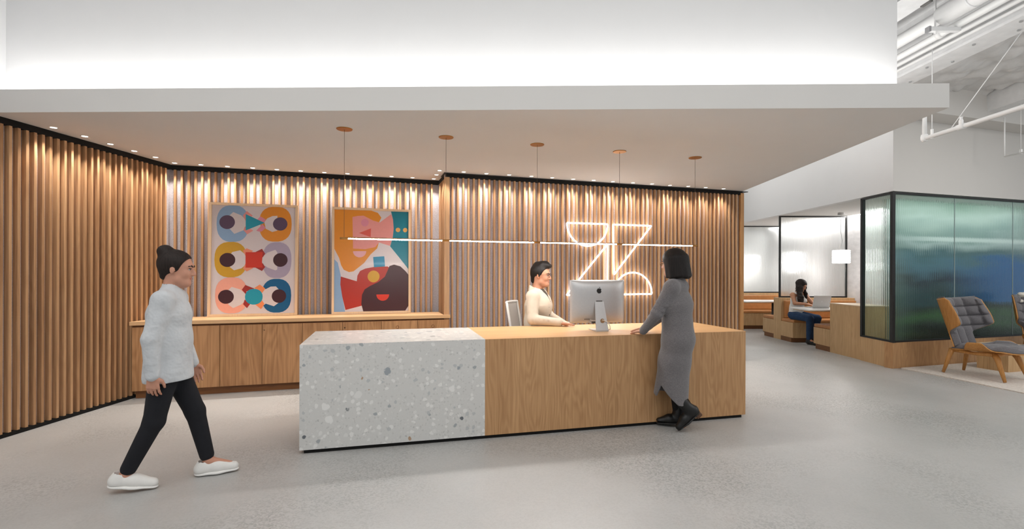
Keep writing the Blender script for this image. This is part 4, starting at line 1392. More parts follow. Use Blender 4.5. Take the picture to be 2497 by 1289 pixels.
box('side_panel', 0, .025, 0, .36, 0, .34, M_PALE, st)
box('side_panel', .355, .38, 0, .36, 0, .34, M_PALE, st)
box('front_panel', .025, .355, 0, .02, 0, .34, M_PALE, st)
box('top', -.005, .385, -.005, .365, .34, .36, M_PALET, st)
# ================================================================== organic surfaces: blended implicit shapes meshed with surface nets
def V3(*a):
    return np.array(a, dtype=np.float64)

def Cn(a, b, ra, rb=None, flat=None, k=0.02, op='+'):
    """tapered capsule; flat=(axis, scale) squashes its section along an axis"""
    a, b = np.array(a, float), np.array(b, float)
    rb = ra if rb is None else rb
    ba = b - a
    L2 = max(ba @ ba, 1e-9)
    m = max(ra, rb) * (max(1.0, flat[1]) if flat else 1.0)
    lo, hi = np.minimum(a, b) - m, np.maximum(a, b) + m
    if flat:
        n = np.array(flat[0], float)
        n = n / np.linalg.norm(n)
        s = 1.0 / flat[1] - 1.0
        q = min(1.0, flat[1])
    def f(P):
        D = P - a
        if flat:
            off = (D @ n) - np.clip((D @ ba) / L2, 0, 1) * (ba @ n)
            D = D + (off * s)[..., None] * n
        t = np.clip((D @ ba) / L2, 0, 1)
        d = np.linalg.norm(D - t[..., None] * ba, axis=-1) - (ra + (rb - ra) * t)
        return d * q if flat else d
    return (f, lo, hi, k, op)

def El(c, r, rot=None, k=0.02, op='+'):
    c, r = np.array(c, float), np.array(r, float)
    Mx = np.array(rot, float) if rot is not None else None
    m = r.max() if rot is not None else r
    def f(P):
        D = P - c
        if Mx is not None:
            D = D @ Mx            # columns of rot = local axes
        k0 = np.linalg.norm(D / r, axis=-1)
        k1 = np.linalg.norm(D / (r * r), axis=-1)
        return k0 * (k0 - 1.0) / np.maximum(k1, 1e-9)
    return (f, c - m, c + m, k, op)

def Pl(p, n, k=0.004):
    """keep the side the normal points away from"""
    p, n = np.array(p, float), np.array(n, float)
    n = n / np.linalg.norm(n)
    return (lambda P: (P - p) @ n, None, None, k, 'x')

def Wedge(x0, zt, sb, sf, y0, k=.003):
    """triangular slit: apex at (x0, zt), opening backwards by sb and forwards by sf per metre of drop, only where y > y0"""
    def f(P):
        dz = zt - P[..., 2]
        x = P[..., 0] - x0
        return np.maximum(np.maximum(y0 - P[..., 1], -dz * .5), np.maximum(-x - sb * dz, x - sf * dz) * .7)
    return (f, np.array((x0 - .3, y0, 0.)), np.array((x0 + .3, .4, zt)), k, '-')

def Bx(c, h, rot=None, rad=0.004, k=0.008, op='+'):
    c, h = np.array(c, float), np.array(h, float)
    Mx = np.array(rot, float) if rot is not None else np.eye(3)
    m = np.linalg.norm(h)
    def f(P):
        D = np.abs((P - c) @ Mx) - (h - rad)
        return np.linalg.norm(np.maximum(D, 0), axis=-1) + np.minimum(D.max(axis=-1), 0) - rad
    return (f, c - m, c + m, k, op)

def implicit(name, prims, res, mat, parent=None, smooth=True):
    los = np.array([p[1] for p in prims if p[1] is not None and p[4] == '+'])
    his = np.array([p[2] for p in prims if p[2] is not None and p[4] == '+'])
    lo, hi = los.min(0) - 4 * res, his.max(0) + 4 * res
    n = np.ceil((hi - lo) / res).astype(int) + 1
    ax = [lo[i] + res * np.arange(n[i]) for i in range(3)]
    D = np.full(n, 1.0)
    for f, plo, phi, k, op in prims:
        if plo is None:
            sl = (slice(None),) * 3
        else:
            mg = k + 4 * res + 0.03
            i0 = np.maximum(np.floor((plo - mg - lo) / res).astype(int), 0)
            i1 = np.minimum(np.ceil((phi + mg - lo) / res).astype(int) + 1, n)
            if (i1 <= i0).any():
                continue
            sl = tuple(slice(a, b) for a, b in zip(i0, i1))
        G = np.stack(np.meshgrid(ax[0][sl[0]], ax[1][sl[1]], ax[2][sl[2]], indexing='ij'), -1)
        d = f(G)
        a = D[sl]
        if op == '+':
            h = np.maximum(k - np.abs(a - d), 0) / k
            D[sl] = np.minimum(a, d) - h * h * k * 0.25
        elif op == '-':
            h = np.maximum(k - np.abs(a + d), 0) / k
            D[sl] = np.maximum(a, -d) + h * h * k * 0.25
        else:
            D[sl] = np.maximum(a, d)
    ins = D < 0
    c = np.zeros(np.array(D.shape) - 1, dtype=np.int8)
    offs = [(i, j, k) for i in (0, 1) for j in (0, 1) for k in (0, 1)]
    for o in offs:
        c += ins[o[0]:ins.shape[0] - 1 + o[0], o[1]:ins.shape[1] - 1 + o[1], o[2]:ins.shape[2] - 1 + o[2]]
    act = (c > 0) & (c < 8)
    I = np.argwhere(act)
    vals = np.stack([D[I[:, 0] + o[0], I[:, 1] + o[1], I[:, 2] + o[2]] for o in offs], 1)
    acc = np.zeros((len(I), 3))
    cnt = np.zeros(len(I))
    for e0 in range(8):
        for e1 in range(e0 + 1, 8):
            if sum(abs(x - y) for x, y in zip(offs[e0], offs[e1])) != 1:
                continue
            v0, v1 = vals[:, e0], vals[:, e1]
            mk = (v0 < 0) != (v1 < 0)
            t = np.where(mk, v0 / np.where(np.abs(v0 - v1) < 1e-12, 1, v0 - v1), 0)
            p = np.array(offs[e0], float) + t[:, None] * (np.array(offs[e1], float) - np.array(offs[e0], float))
            acc += p * mk[:, None]
            cnt += mk
    verts = lo + res * (I + acc / cnt[:, None])
    idx = np.full(act.shape, -1, dtype=np.int64)
    idx[act] = np.arange(len(I))
    quads = []
    for axn in range(3):
        u, v = (axn + 1) % 3, (axn + 2) % 3
        s0 = [slice(None)] * 3
        s1 = [slice(None)] * 3
        s0[axn] = slice(0, -1)
        s1[axn] = slice(1, None)
        A, B = ins[tuple(s0)], ins[tuple(s1)]
        E = np.argwhere(A != B)
        E = E[(E[:, u] > 0) & (E[:, v] > 0) & (E[:, u] < D.shape[u] - 1) & (E[:, v] < D.shape[v] - 1)]
        flip = A[E[:, 0], E[:, 1], E[:, 2]]
        def at(du, dv):
            q = E.copy()
            q[:, u] += du
            q[:, v] += dv
            return idx[q[:, 0], q[:, 1], q[:, 2]]
        Q = np.stack([at(-1, -1), at(0, -1), at(0, 0), at(-1, 0)], 1)
        Q = np.where(flip[:, None], Q, Q[:, ::-1])
        quads.append(Q)
    Q = np.concatenate(quads)
    Q = Q[(Q >= 0).all(1)]
    me = bpy.data.meshes.new(name)
    me.vertices.add(len(verts))
    me.vertices.foreach_set('co', verts.astype(np.float32).ravel())
    me.loops.add(len(Q) * 4)
    me.loops.foreach_set('vertex_index', Q.astype(np.int32).ravel())
    me.polygons.add(len(Q))
    me.polygons.foreach_set('loop_start', np.arange(0, len(Q) * 4, 4, dtype=np.int32))
    me.polygons.foreach_set('loop_total', np.full(len(Q), 4, dtype=np.int32))
    me.update(calc_edges=True)
    me.validate()
    return meshobj(name, me, mat, parent, smooth)

# ------------------------------------------------------------------ anatomy
def headframe(c, yaw=0.0, pitch=0.0, roll=0.0, s=1.0):
    """maps head-local (x to the nose, y to the left ear, z up) into body space"""
    Mx = Matrix.Rotation(yaw, 3, 'Z') @ Matrix.Rotation(pitch, 3, 'Y') @ Matrix.Rotation(roll, 3, 'X')
    A = np.array(Mx)
    c = np.array(c, float)
    return (lambda *p: c + s * (A @ np.array(p, float))), A, s

def head_prims(H, neck, rn=0.052):
    h, A, s = H
    P = [El(h(-.012, 0, .030), s * V3(.098, .077, .088), A, .02),
         El(h(.028, 0, -.035), s * V3(.062, .056, .085), A, .03),
         El(h(.058, 0, -.098), s * V3(.026, .030, .020), A, .03),
         Cn(h(.02, -.040, -.072), h(.055, -.016, -.096), .022 * s, .016 * s, k=.03),
         Cn(h(.02, .040, -.072), h(.055, .016, -.096), .022 * s, .016 * s, k=.03),
         Cn(h(.080, -.034, .020), h(.080, .034, .020), .012 * s, k=.02),
         El(h(.058, -.036, -.030), s * V3(.024, .021, .024), A, .02),
         El(h(.058, .036, -.030), s * V3(.024, .021, .024), A, .02),
         Cn(h(.086, 0, .010), h(.106, 0, -.030), .008 * s, .012 * s, k=.012),
         El(h(.096, -.010, -.036), s * V3(.010, .008, .008), A, .008),
         El(h(.096, .010, -.036), s * V3(.010, .008, .008), A, .008),
         El(h(.101, -.031, .000), s * V3(.015, .015, .010), A, .012, '-'),
         El(h(.101, .031, .000), s * V3(.015, .015, .010), A, .012, '-'),
         El(h(-.006, -.077, -.008), s * V3(.016, .0075, .029), A, .006),
         El(h(-.006, .077, -.008), s * V3(.016, .0075, .029), A, .006),
         Cn(h(-.022, 0, -.05), neck, rn * s, (rn + .006) * s, k=.03)]
    return P

def face_parts(H, body, brow_col, lip_col):
    h, A, s = H
    for sd in (-1, 1):
        e = implicit('eye', [El(h(.0805, sd * .031, .000), s * V3(.0075, .0125, .0055), A, .004)], .0022, plain('eye_white', srgb(222, 216, 210), .3), body)
        implicit('iris', [El(h(.0862, sd * .031, .000), s * V3(.0030, .0052, .0050), A, .003)], .0014, plain('eye_brown', srgb(40, 26, 18), .3), e)
        implicit('eyebrow', [Cn(h(.0955, sd * .012, .019), h(.0915, sd * .030, .0245), .0050 * s, .0050 * s, k=.004), Cn(h(.0915, sd * .030, .0245), h(.0800, sd * .049, .021), .0050 * s, .0036 * s, k=.004)], .0022, brow_col, body)
    for sd in (-1, 1):
        implicit('eyelid', [Cn(h(.0865, sd * .019, .006), h(.0835, sd * .043, .005), .0042 * s, .0036 * s, k=.004)], .0022, brow_col, body)
    implicit('lips', [El(h(.0845, 0, -.0585), s * V3(.008, .021, .0035), A, .003), El(h(.0840, 0, -.0650), s * V3(.008, .017, .0042), A, .004)], .0022, lip_col, body)

def hand_prims(w, f, n, thumb, curl=0.35, s=1.0, spread=0.10):
    """w wrist, f finger direction, n palm normal, thumb = unit vector to the thumb side"""
    w, f, n, th = (np.array(x, float) for x in (w, f, n, thumb))
    f = f / np.linalg.norm(f)
    n = n - f * (n @ f)
    n = n / np.linalg.norm(n)
    th = th - f * (th @ f) - n * (th @ n)
    th = th / np.linalg.norm(th)
    P = []
    kn = []
    for i, off in enumerate((.030, .010, -.010, -.029)):
        base = w + f * .018 * s + th * off * .6 * s
        k = w + f * (.088 - .004 * abs(i - 1)) * s + th * off * s
        kn.append(k)
        P.append(Cn(base, k, .0135 * s, .0105 * s, k=.012))
    for i, (k, L) in enumerate(zip(kn, (.066, .074, .069, .054))):
        d = f + th * spread * (1.2 - i * .8) * .5
        d = d / np.linalg.norm(d)
        p = k
        ang = 0.0
        for j, q in enumerate((.45, .30, .25)):
            ang += curl * (0.8 if j == 0 else 1.0)
            dd = d * math.cos(ang) + n * math.sin(ang)
            p2 = p + dd * L * q * s
            P.append(Cn(p, p2, (.0090 - .0008 * j) * s, (.0082 - .0008 * j) * s, k=.003))
            p = p2
    t0 = w + f * .026 * s + th * .022 * s
    t1 = t0 + (f * .55 + th * .70 + n * .35) / 1.0 * .036 * s
    t2 = t1 + (f * .88 + th * .30 + n * .30) * .028 * s
    t3 = t2 + (f * .95 + th * .02 + n * .30) * .022 * s
    P += [Cn(t0, t1, .0145 * s, .0115 * s, k=.012), Cn(t1, t2, .0105 * s, .0095 * s, k=.004), Cn(t2, t3, .0095 * s, .0078 * s, k=.004)]
    return P

def body_prims(J, hand=None, s=1.0):
    g = {k: np.array(v, float) for k, v in J.items() if not callable(v)}
    P = [El(g['pelvis'], s * V3(.090, .120, .090), k=.03),
         Cn(g['pelvis'], g['waist'], .095 * s, .090 * s, ((0, 1, 0), 1.18), .05),
         Cn(g['waist'], g['chest'], .090 * s, .100 * s, ((0, 1, 0), 1.22), .05),
         Cn(g['chest'], (g['neck'] + g['chest']) / 2 + V3(0, 0, .02), .098 * s, .078 * s, ((0, 1, 0), 1.25), .05)]
    for sd in 'LR':
        P += [Cn(g['neck'] - V3(0, 0, .03), g['sh' + sd], .042 * s, .048 * s, k=.04),
              Cn(g['sh' + sd], g['el' + sd], .046 * s, .036 * s, k=.03),
              Cn(g['el' + sd], g['wr' + sd], .037 * s, .024 * s, k=.02),
              Cn(g['hip' + sd] * V3(1, .8, 1), g['kn' + sd], .066 * s, .048 * s, k=.04),
              Cn(g['kn' + sd], g['kn' + sd] * .65 + g['an' + sd] * .35 , .047 * s, .046 * s, k=.02),
              Cn(g['kn' + sd] * .65 + g['an' + sd] * .35, g['an' + sd], .045 * s, .031 * s, k=.02),
              Cn(g['an' + sd], g['toe' + sd], .030 * s, .020 * s, k=.02)]
    return P
# ================================================================== people
def skin(name, c):
    m = plain(name, srgb(*c), .55, var=.03, nscale=20)
    m.node_tree.nodes['Principled BSDF'].inputs['Subsurface Weight'].default_value = 0.08
    m.node_tree.nodes['Principled BSDF'].inputs['Subsurface Radius'].default_value = (.02, .008, .005)
    return m
M_SK1 = skin('skin_light_olive', (184, 130, 102))
M_SK2 = skin('skin_light', (200, 148, 122))
M_SK3 = skin('skin_tan', (196, 140, 108))
M_SK4 = skin('skin_warm', (196, 142, 118))
def hair_mat(name, c):
    m, nt, q = newmat(name)
    tc = N(nt, 'ShaderNodeTexCoord')
    mp = N(nt, 'ShaderNodeMapping')
    mp.inputs['Scale'].default_value = (150, 150, 9)
    nt.links.new(tc.outputs['Object'], mp.inputs['Vector'])
    nz = N(nt, 'ShaderNodeTexNoise')
    nz.inputs['Scale'].default_value = 1.0
    nz.inputs['Detail'].default_value = 3
    nt.links.new(mp.outputs[0], nz.inputs['Vector'])
    rp = N(nt, 'ShaderNodeValToRGB')
    c = Vector(srgb(*c)[:3])
    rp.color_ramp.elements[0].position = .3
    rp.color_ramp.elements[1].position = .75
    rp.color_ramp.elements[0].color = (*(c * .5), 1)
    rp.color_ramp.elements[1].color = (*(c * 1.7), 1)
    nt.links.new(nz.outputs['Fac'], rp.inputs['Fac'])
    nt.links.new(rp.outputs['Color'], q.inputs['Base Color'])
    q.inputs['Roughness'].default_value = .58
    q.inputs['Specular IOR Level'].default_value = .3
    b = N(nt, 'ShaderNodeBump')
    b.inputs['Strength'].default_value = .6
    b.inputs['Distance'].default_value = .004
    nt.links.new(nz.outputs['Fac'], b.inputs['Height'])
    nt.links.new(b.outputs['Normal'], q.inputs['Normal'])
    return m
M_HAIRB = hair_mat('black_hair', (22, 16, 14))
M_HAIRD = hair_mat('dark_brown_hair', (32, 22, 18))
M_BROW = plain('brow_hair', srgb(30, 20, 16), .7)
M_LIP = plain('lip_skin', srgb(184, 118, 102), .5)
UY = (0, 1, 0)

# ------------------------------------------------------------------ seated man behind the desk
J = dict(pelvis=(-.02, 0, .68), waist=(-.02, 0, .84), chest=(.0, 0, 1.02), neck=(-.01, 0, 1.175),
         shL=(-.01, .180, 1.115), shR=(-.01, -.180, 1.115), elL=(.06, .235, .885), elR=(.015, -.262, .885), wrL=(.29, .13, .79), wrR=(.275, -.215, .854),
         hipL=(-.01, .09, .66), hipR=(-.01, -.09, .66), knL=(.38, .12, .60), knR=(.38, -.10, .60), anL=(.36, .12, .09), anR=(.36, -.10, .09), toeL=(.50, .13, .045), toeR=(.50, -.11, .045))
H = headframe((.035, 0, 1.335), R(-4), R(2))
pr = body_prims(J) + head_prims(H, (-.012, 0, 1.16), .050)
pr += hand_prims((.275, -.215, .852), (.97, .05, -.04), (0, 0, -1), (.1, 1, 0), .10)
pr += hand_prims((.29, .13, .79), (.9, -.3, -.3), (0, 0, -1), (0, -1, 0), .3)
man = implicit('person', pr, .0058, M_SK1)
man.location = (.28, 5.30, 0)
man.rotation_euler = (0, 0, R(-18))
tag(man, 'seated man in cream jacket and glasses behind the desk, hand resting on it', 'person')
face_parts(H, man, M_BROW, M_LIP)
h, A, s = H
hair = [El(h(-.016, 0, .046), V3(.106, .087, .088), A, .02), Cn(h(-.075, -.02, .0), h(-.082, -.01, -.06), .035, .024, k=.03), Cn(h(-.075, .02, .0), h(-.082, .01, -.06), .035, .024, k=.03),
        Cn(h(.02, -.03, .118), h(.085, -.02, .104), .030, .022, k=.03), Cn(h(.02, .03, .118), h(.085, .03, .104), .030, .022, k=.03), Cn(h(-.05, 0, .11), h(.05, 0, .125), .035, .03, k=.03),
        El(h(.078, 0, -.022), V3(.064, .12, .098), A, .012, '-'), Cn(h(.004, -.082, .03), h(.004, -.080, -.012), .010, .007, k=.012), Cn(h(.004, .082, .03), h(.004, .080, -.012), .010, .007, k=.012)]
implicit('hair', hair, .0045, M_HAIRB, man)
M_JK = plain('cream_denim', srgb(204, 191, 173), .85, var=.04, nscale=25, bump=.25)
a_ = lambda k: np.array(J[k])
jk = [Cn(a_('pelvis') + V3(0, 0, .03), a_('waist'), .128, .120, (UY, 1.24), .04), Cn(a_('waist'), a_('chest'), .122, .132, (UY, 1.26), .04),
      Cn(a_('chest'), (.0, 0, 1.10), .132, .098, (UY, 1.36), .04),
      El((.085, -.05, 1.0), V3(.055, .075, .12), k=.04), El((.085, .05, 1.0), V3(.055, .075, .12), k=.04)]
for sd, yy in (('L', 1), ('R', -1)):
    jk += [Cn((-.01, yy * .06, 1.145), a_('sh' + sd) + V3(0, 0, .004), .046, .062, k=.04), Cn(a_('sh' + sd), a_('el' + sd), .064, .054, k=.03), Cn(a_('el' + sd), a_('wr' + sd) + V3(-.012, 0, .004), .055, .042, k=.02),
           Cn(a_('wr' + sd) + V3(-.035, 0, .004), a_('wr' + sd) + V3(.006, 0, .002), .044, .043, k=.006)]
# sleeve folds
for t in (.25, .42, .6):
    q = a_('elR') * (1 - t) + a_('wrR') * t
    jk.append(Cn(q + V3(0, .03, .03), q + V3(.015, -.035, .02), .016, .010, k=.012))
for t in (.5, .7, .86):
    q = a_('shR') * (1 - t) + a_('elR') * t
    jk.append(Cn(q + V3(.045, .01, .0), q + V3(-.01, -.045, -.02), .014, .010, k=.012))
jk += [El((.10, 0, 1.165), V3(.10, .034, .12), None, .01, '-'), Pl((0, 0, .665), (0, 0, -1))]
jk += [Bx((0, 0, .80), (.3, .4, .032), None, .002, .004, '-')] if False else []
implicit('jacket', jk, .0058, M_JK, man)
# folded collar
col = []
for yy in (1, -1):
    pts = [(-.088, 0, 1.212), (-.066, yy * .052, 1.208), (-.008, yy * .082, 1.190), (.050, yy * .076, 1.155), (.100, yy * .050, 1.098)]
    for p, q in zip(pts, pts[1:]):
        n_ = ((p[0] + q[0]) / 2 + .008, (p[1] + q[1]) / 2, .02)
        for dz in (0, -.022, -.040):
            o_ = V3(0, 0, dz) + V3(n_[0], n_[1], 0) * (.10 * -dz / .04)
            col.append(Cn(V3(*p) + o_, V3(*q) + o_, .0125, .0125, (n_, .7), .012))
implicit('collar', col, .005, M_JK, man)
implicit('shirt', [Cn((.0, 0, .90), (.015, 0, 1.10), .112, .092, (UY, 1.05), .03), Cn((.015, 0, 1.10), (.0, 0, 1.165), .08, .058, k=.03), El((.03, 0, 1.27), V3(.06, .06, .085), None, .01, '-')], .006, plain('dark_shirt', srgb(70, 62, 56), .9), man)
for i, z in enumerate((1.055, .985, .915, .845)):
    implicit('button', [El((.138 - .004 * i, -.012, z), V3(.005, .008, .008), k=.004)], .0025, plain('bronze_button', srgb(58, 46, 36), .4, metal=.5), man)
for yy in (-1, 1):
    fl = implicit('pocket_flap', [Bx((.128, yy * .072, 1.005), (.008, .042, .016), np.array(Matrix.Rotation(yy * R(18), 3, 'Z')), .004)], .004, M_JK, man)
    implicit('button', [El((.140, yy * .074, 1.0), V3(.005, .007, .007), k=.004)], .0025, plain('bronze_button', srgb(58, 46, 36)), fl)
implicit('trousers', [El(a_('pelvis') - V3(0, 0, .01), V3(.118, .165, .10), k=.03)] + [Cn(a_('hip' + q), a_('kn' + q), .092, .066, k=.03) for q in 'LR'] + [Cn(a_('kn' + q), a_('an' + q), .064, .05, k=.02) for q in 'LR'], .009, plain('dark_trousers', srgb(40, 42, 50), .9), man)
for q in 'LR':
    t_, n_ = a_('toe' + q), a_('an' + q)
    implicit('shoe', [Cn(n_ - V3(.03, 0, .045), t_ - V3(-.03, 0, .005), .042, .034, ((0, 0, 1), .95), .02), Cn(n_, n_ - V3(.01, 0, .03), .048, .046, k=.02), Pl((0, 0, .002), (0, 0, -1))], .007, M_BLACK, man)
gl = tube('glasses', [h(.102, -.031 + .021 * math.cos(t), .001 + .018 * math.sin(t)) for t in np.linspace(0, 2 * PI, 20, endpoint=False)], .0016, M_BLACK, man, 6, closed=True)
tube('lens_rim', [h(.102, .031 + .021 * math.cos(t), .001 + .018 * math.sin(t)) for t in np.linspace(0, 2 * PI, 20, endpoint=False)], .0016, M_BLACK, gl, 6, closed=True)
tube('bridge', [h(.102, -.010, .006), h(.107, 0, .010), h(.102, .010, .006)], .0014, M_BLACK, gl, 6)
for sd in (-1, 1):
    tube('temple', [h(.101, sd * .052, .008), h(.06, sd * .078, .010), h(-.01, sd * .084, .006)], .0014, M_BLACK, gl, 6)

# ------------------------------------------------------------------ woman standing at the desk
J = dict(pelvis=(-.02, 0, .80), waist=(-.012, 0, .96), chest=(.0, 0, 1.13), neck=(-.01, 0, 1.30),
         shL=(-.005, .148, 1.245), shR=(-.005, -.148, 1.245), elL=(.11, .178, 1.02), elR=(.12, -.19, 1.02), wrL=(.245, .105, .868), wrR=(.29, -.11, .868),
         hipL=(-.02, .078, .79), hipR=(-.02, -.078, .79), knL=(.065, .055, .46), knR=(.03, -.10, .45), anL=(-.125, -.045, .165), anR=(.012, -.13, .09), toeL=(-.07, .0, .05), toeR=(.10, -.085, .04))
H = headframe((.02, 0, 1.452), R(-10), R(4), 0, .97)
pr = body_prims(J, s=.95) + head_prims(H, (-.012, 0, 1.285), .048)
pr += hand_prims((.245, .105, .862), (.93, -.28, -.20), (0, -.1, -1), (0, -1, 0), .12, .95)
pr += hand_prims((.29, -.11, .862), (.95, .2, -.18), (0, 0, -1), (0, 1, 0), .14, .95)
wom = implicit('person', pr, .0058, M_SK2)
wom.location = (1.425, 4.28, 0)
wom.rotation_euler = (0, 0, R(146))
tag(wom, 'standing woman with black bob in long grey knit dress leaning on the desk', 'person')
face_parts(H, wom, M_BROW, M_LIP)
h, A, s = H
hair = [El(h(-.014, 0, .040), s * V3(.112, .096, .098), A, .02)]
for k in range(11):
    a = R(62 + k * 23.6)
    rx, ry = .082, .074
    top = h(-.018 + rx * math.cos(a), ry * math.sin(a), .04)
    fl = 1.14 + .05 * math.sin(k * 2.1)
    bot = h(-.030 + rx * fl * 1.04 * math.cos(a), ry * fl * 1.04 * math.sin(a), -.118 - .006 * math.sin(k * 1.7))
    hair.append(Cn(top, bot, .036 * s, .026 * s, k=.022))
hair += [El(h(-.03, 0, -.03), s * V3(.075, .07, .10), A, .03), El(h(.105, 0, -.03), s * V3(.078, .058, .115), A, .012, '-'), Pl(h(-.04, 0, -.140), A @ V3(.12, 0, -1))]
implicit('hair', hair, .005, M_HAIRB, wom)
gg = tube('glasses', [h(.103, .031 + .02 * math.cos(t), .001 + .018 * math.sin(t)) for t in np.linspace(0, 2 * PI, 16, endpoint=False)], .0016, M_BRASS, wom, 6, closed=True)
tube('temple', [h(.102, .051, .006), h(.05, .08, .008), h(-.01, .082, .006)], .0013, M_BRASS, gg, 6)
M_KNIT = rib_mat('grey_knit', srgb(98, 95, 97), srgb(122, 118, 119), 90)
a_ = lambda k: np.array(J[k])
dr = [Cn((-.01, 0, 1.10), (-.005, 0, 1.20), .122, .092, (UY, 1.32), .04), Cn((-.015, 0, .94), (-.01, 0, 1.10), .118, .122, (UY, 1.22), .05),
      Cn((-.022, 0, .80), (-.012, 0, .94), .130, .114, (UY, 1.15), .05), Cn((.012, -.01, .60), (-.022, 0, .80), .128, .130, (UY, 1.15), .05),
      Cn((.052, -.015, .22), (.012, -.01, .60), .150, .128, (UY, 1.12), .05),
      Cn((-.01, 0, 1.24), (-.008, 0, 1.318), .075, .056, (UY, 1.12), .03), El((.05, -.06, 1.1), V3(.06, .06, .06), k=.04), El((.05, .06, 1.1), V3(.06, .06, .06), k=.04)]
for sd, yy in (('L', 1), ('R', -1)):
    e, w_ = a_('el' + sd), a_('wr' + sd)
    dr += [Cn((-.012, yy * .035, 1.285), a_('sh' + sd), .052, .057, k=.05), Cn(a_('sh' + sd), e, .060, .049, k=.04), Cn(e, w_, .049, .034, k=.02), Cn(w_ * .9 + e * .1, w_ + (w_ - e) * .06, .037, .036, k=.006)]
for t in (.55, .75, .92):
    q = a_('shL') * (1 - t) + a_('elL') * t
    dr.append(Cn(q + V3(.035, .03, .0), q + V3(-.03, .03, -.03), .016, .012, k=.015))
dr += [Cn((-.01, 0, 1.27), (-.008, 0, 1.36), .046, .046, k=.006, op='-'),
       Cn((.058, -.015, .10), (.020, -.012, .52), .140, .108, (UY, 1.11), .01, '-'),
       Pl((.05, 0, .275), (.30, .0, -.95))]
dr.append(Wedge(.085, .405, .85, .45, -.02))
implicit('dress', dr, .0058, M_KNIT, wom)
M_TIGHT = plain('black_tights', srgb(14, 13, 14), .9)
implicit('tights', [Cn(a_('hip' + q) - V3(0, 0, .2), a_('kn' + q), .058, .050, k=.02) for q in 'LR'] + [Cn(a_('kn' + q), a_('kn' + q) * .6 + a_('an' + q) * .4, .055, .053, k=.02) for q in 'LR'] + [Cn(a_('kn' + q) * .6 + a_('an' + q) * .4, a_('an' + q), .053, .040, k=.02) for q in 'LR'], .007, M_TIGHT, wom)
M_BOOT = plain('black_boot_leather', srgb(15, 14, 14), .45, var=.15, nscale=40)
M_HEEL = plain('brown_heel', srgb(92, 62, 42), .55)
def boot(parent, ankle, heel, toe, up, fwd, name='ankle_boot'):
    ankle, heel, toe, up, fwd = (np.array(x, float) for x in (ankle, heel, toe, up, fwd))
    mid = heel * .45 + toe * .55
    b = implicit(name, [Cn(heel + up * .045, mid + up * .042, .040, .042, k=.02), Cn(mid + up * .040, toe + up * .026, .042, .030, k=.02), Cn(heel + up * .05, ankle + up * .03, .044, .047, k=.03), Cn(ankle + up * .03, ankle + up * .095, .047, .050, k=.02),
                        Pl(heel + up * .012, -up)], .006, M_BOOT, parent)
    sd_ = np.cross(up, fwd)
    L = np.linalg.norm(toe - heel)
    rot = np.stack([fwd, sd_, up], 1)
    implicit('sole', [Cn(heel + up * .010, mid + up * .010, .041, .044, (up, .28), .01), Cn(mid + up * .010, toe + up * .010, .044, .032, (up, .28), .01)], .005, M_BLACK, b)
    implicit('heel', [Bx(heel + up * -.006 - fwd * .008, (.028, .030, .020), rot, .006)], .005, M_HEEL, b)
    return b
fR = V3(.92, .39, 0) / np.linalg.norm(V3(.92, .39, 0))
hR = V3(-.012, -.135, .028)
boot(wom, hR + V3(.02, .005, .062), hR, hR + fR * .185 - V3(0, 0, .014), V3(0, 0, 1), fR)
# left boot: toe down, heel lifted behind
tL = V3(-.055, .02, .028)
hL = V3(-.165, -.055, .150)
fL = (tL - hL) / np.linalg.norm(tL - hL)
sdv = np.cross(V3(0, 0, 1), fL)
sdv = sdv / np.linalg.norm(sdv)
uL = np.cross(fL, sdv)
boot(wom, hL + uL * .065 + fL * .02, hL, tL, uL, fL)

# ------------------------------------------------------------------ walking person at the left
J = dict(pelvis=(0, 0, .78), waist=(.0, 0, .93), chest=(.005, 0, 1.08), neck=(.012, 0, 1.245),
         shL=(.015, .140, 1.19), shR=(.0, -.140, 1.19), elL=(.03, .180, .95), elR=(-.05, -.178, .955), wrL=(.10, .165, .745), wrR=(-.045, -.165, .735),
         hipL=(.0, .078, .77), hipR=(.0, -.078, .77), knL=(.135, .07, .435), knR=(-.06, -.065, .425), anL=(.215, .06, .095), anR=(-.212, -.055, .105), toeL=(.36, .06, .05), toeR=(-.08, -.06, .045))
H = headframe((.045, 0, 1.388), R(-3), R(4), 0, .96)
pr = body_prims(J, s=.95) + head_prims(H, (.008, 0, 1.23), .044)
pr += hand_prims((-.045, -.165, .735), (.02, .05, -1), (.15, 1, 0), (1, 0, 0), .35, .95)
pr += hand_prims((.10, .165, .745), (.25, -.08, -.95), (.1, -1, 0), (1, 0, .4), .35, .95)
wk = implicit('person', pr, .0058, M_SK4)
wk.location = (-2.225, 3.19, 0)
wk.rotation_euler = (0, 0, R(22))
tag(wk, 'person walking in pale grey shirt, black trousers and white shoes', 'person')
face_parts(H, wk, M_BROW, M_LIP)
h, A, s = H
hair = [El(h(-.014, 0, .036), s * V3(.106, .086, .094), A, .02), El(h(-.075, 0, .110), s * V3(.050, .046, .046), A, .02), Cn(h(-.06, -.03, -.0), h(-.068, -.015, -.055), .034 * s, .022 * s, k=.03), Cn(h(-.06, .03, -.0), h(-.068, .015, -.055), .034 * s, .022 * s, k=.03),
        El(h(.085, 0, -.03), s * V3(.070, .11, .105), A, .012, '-')]
implicit('hair', hair, .005, M_HAIRD, wk)
a_ = lambda k: np.array(J[k])
M_SHIRT = plain('pale_grey_shirt', srgb(198, 201, 204), .9, var=.05, nscale=9, bump=.9)
for n_ in M_SHIRT.node_tree.nodes:
    if n_.type == 'BUMP':
        n_.inputs['Distance'].default_value = .03
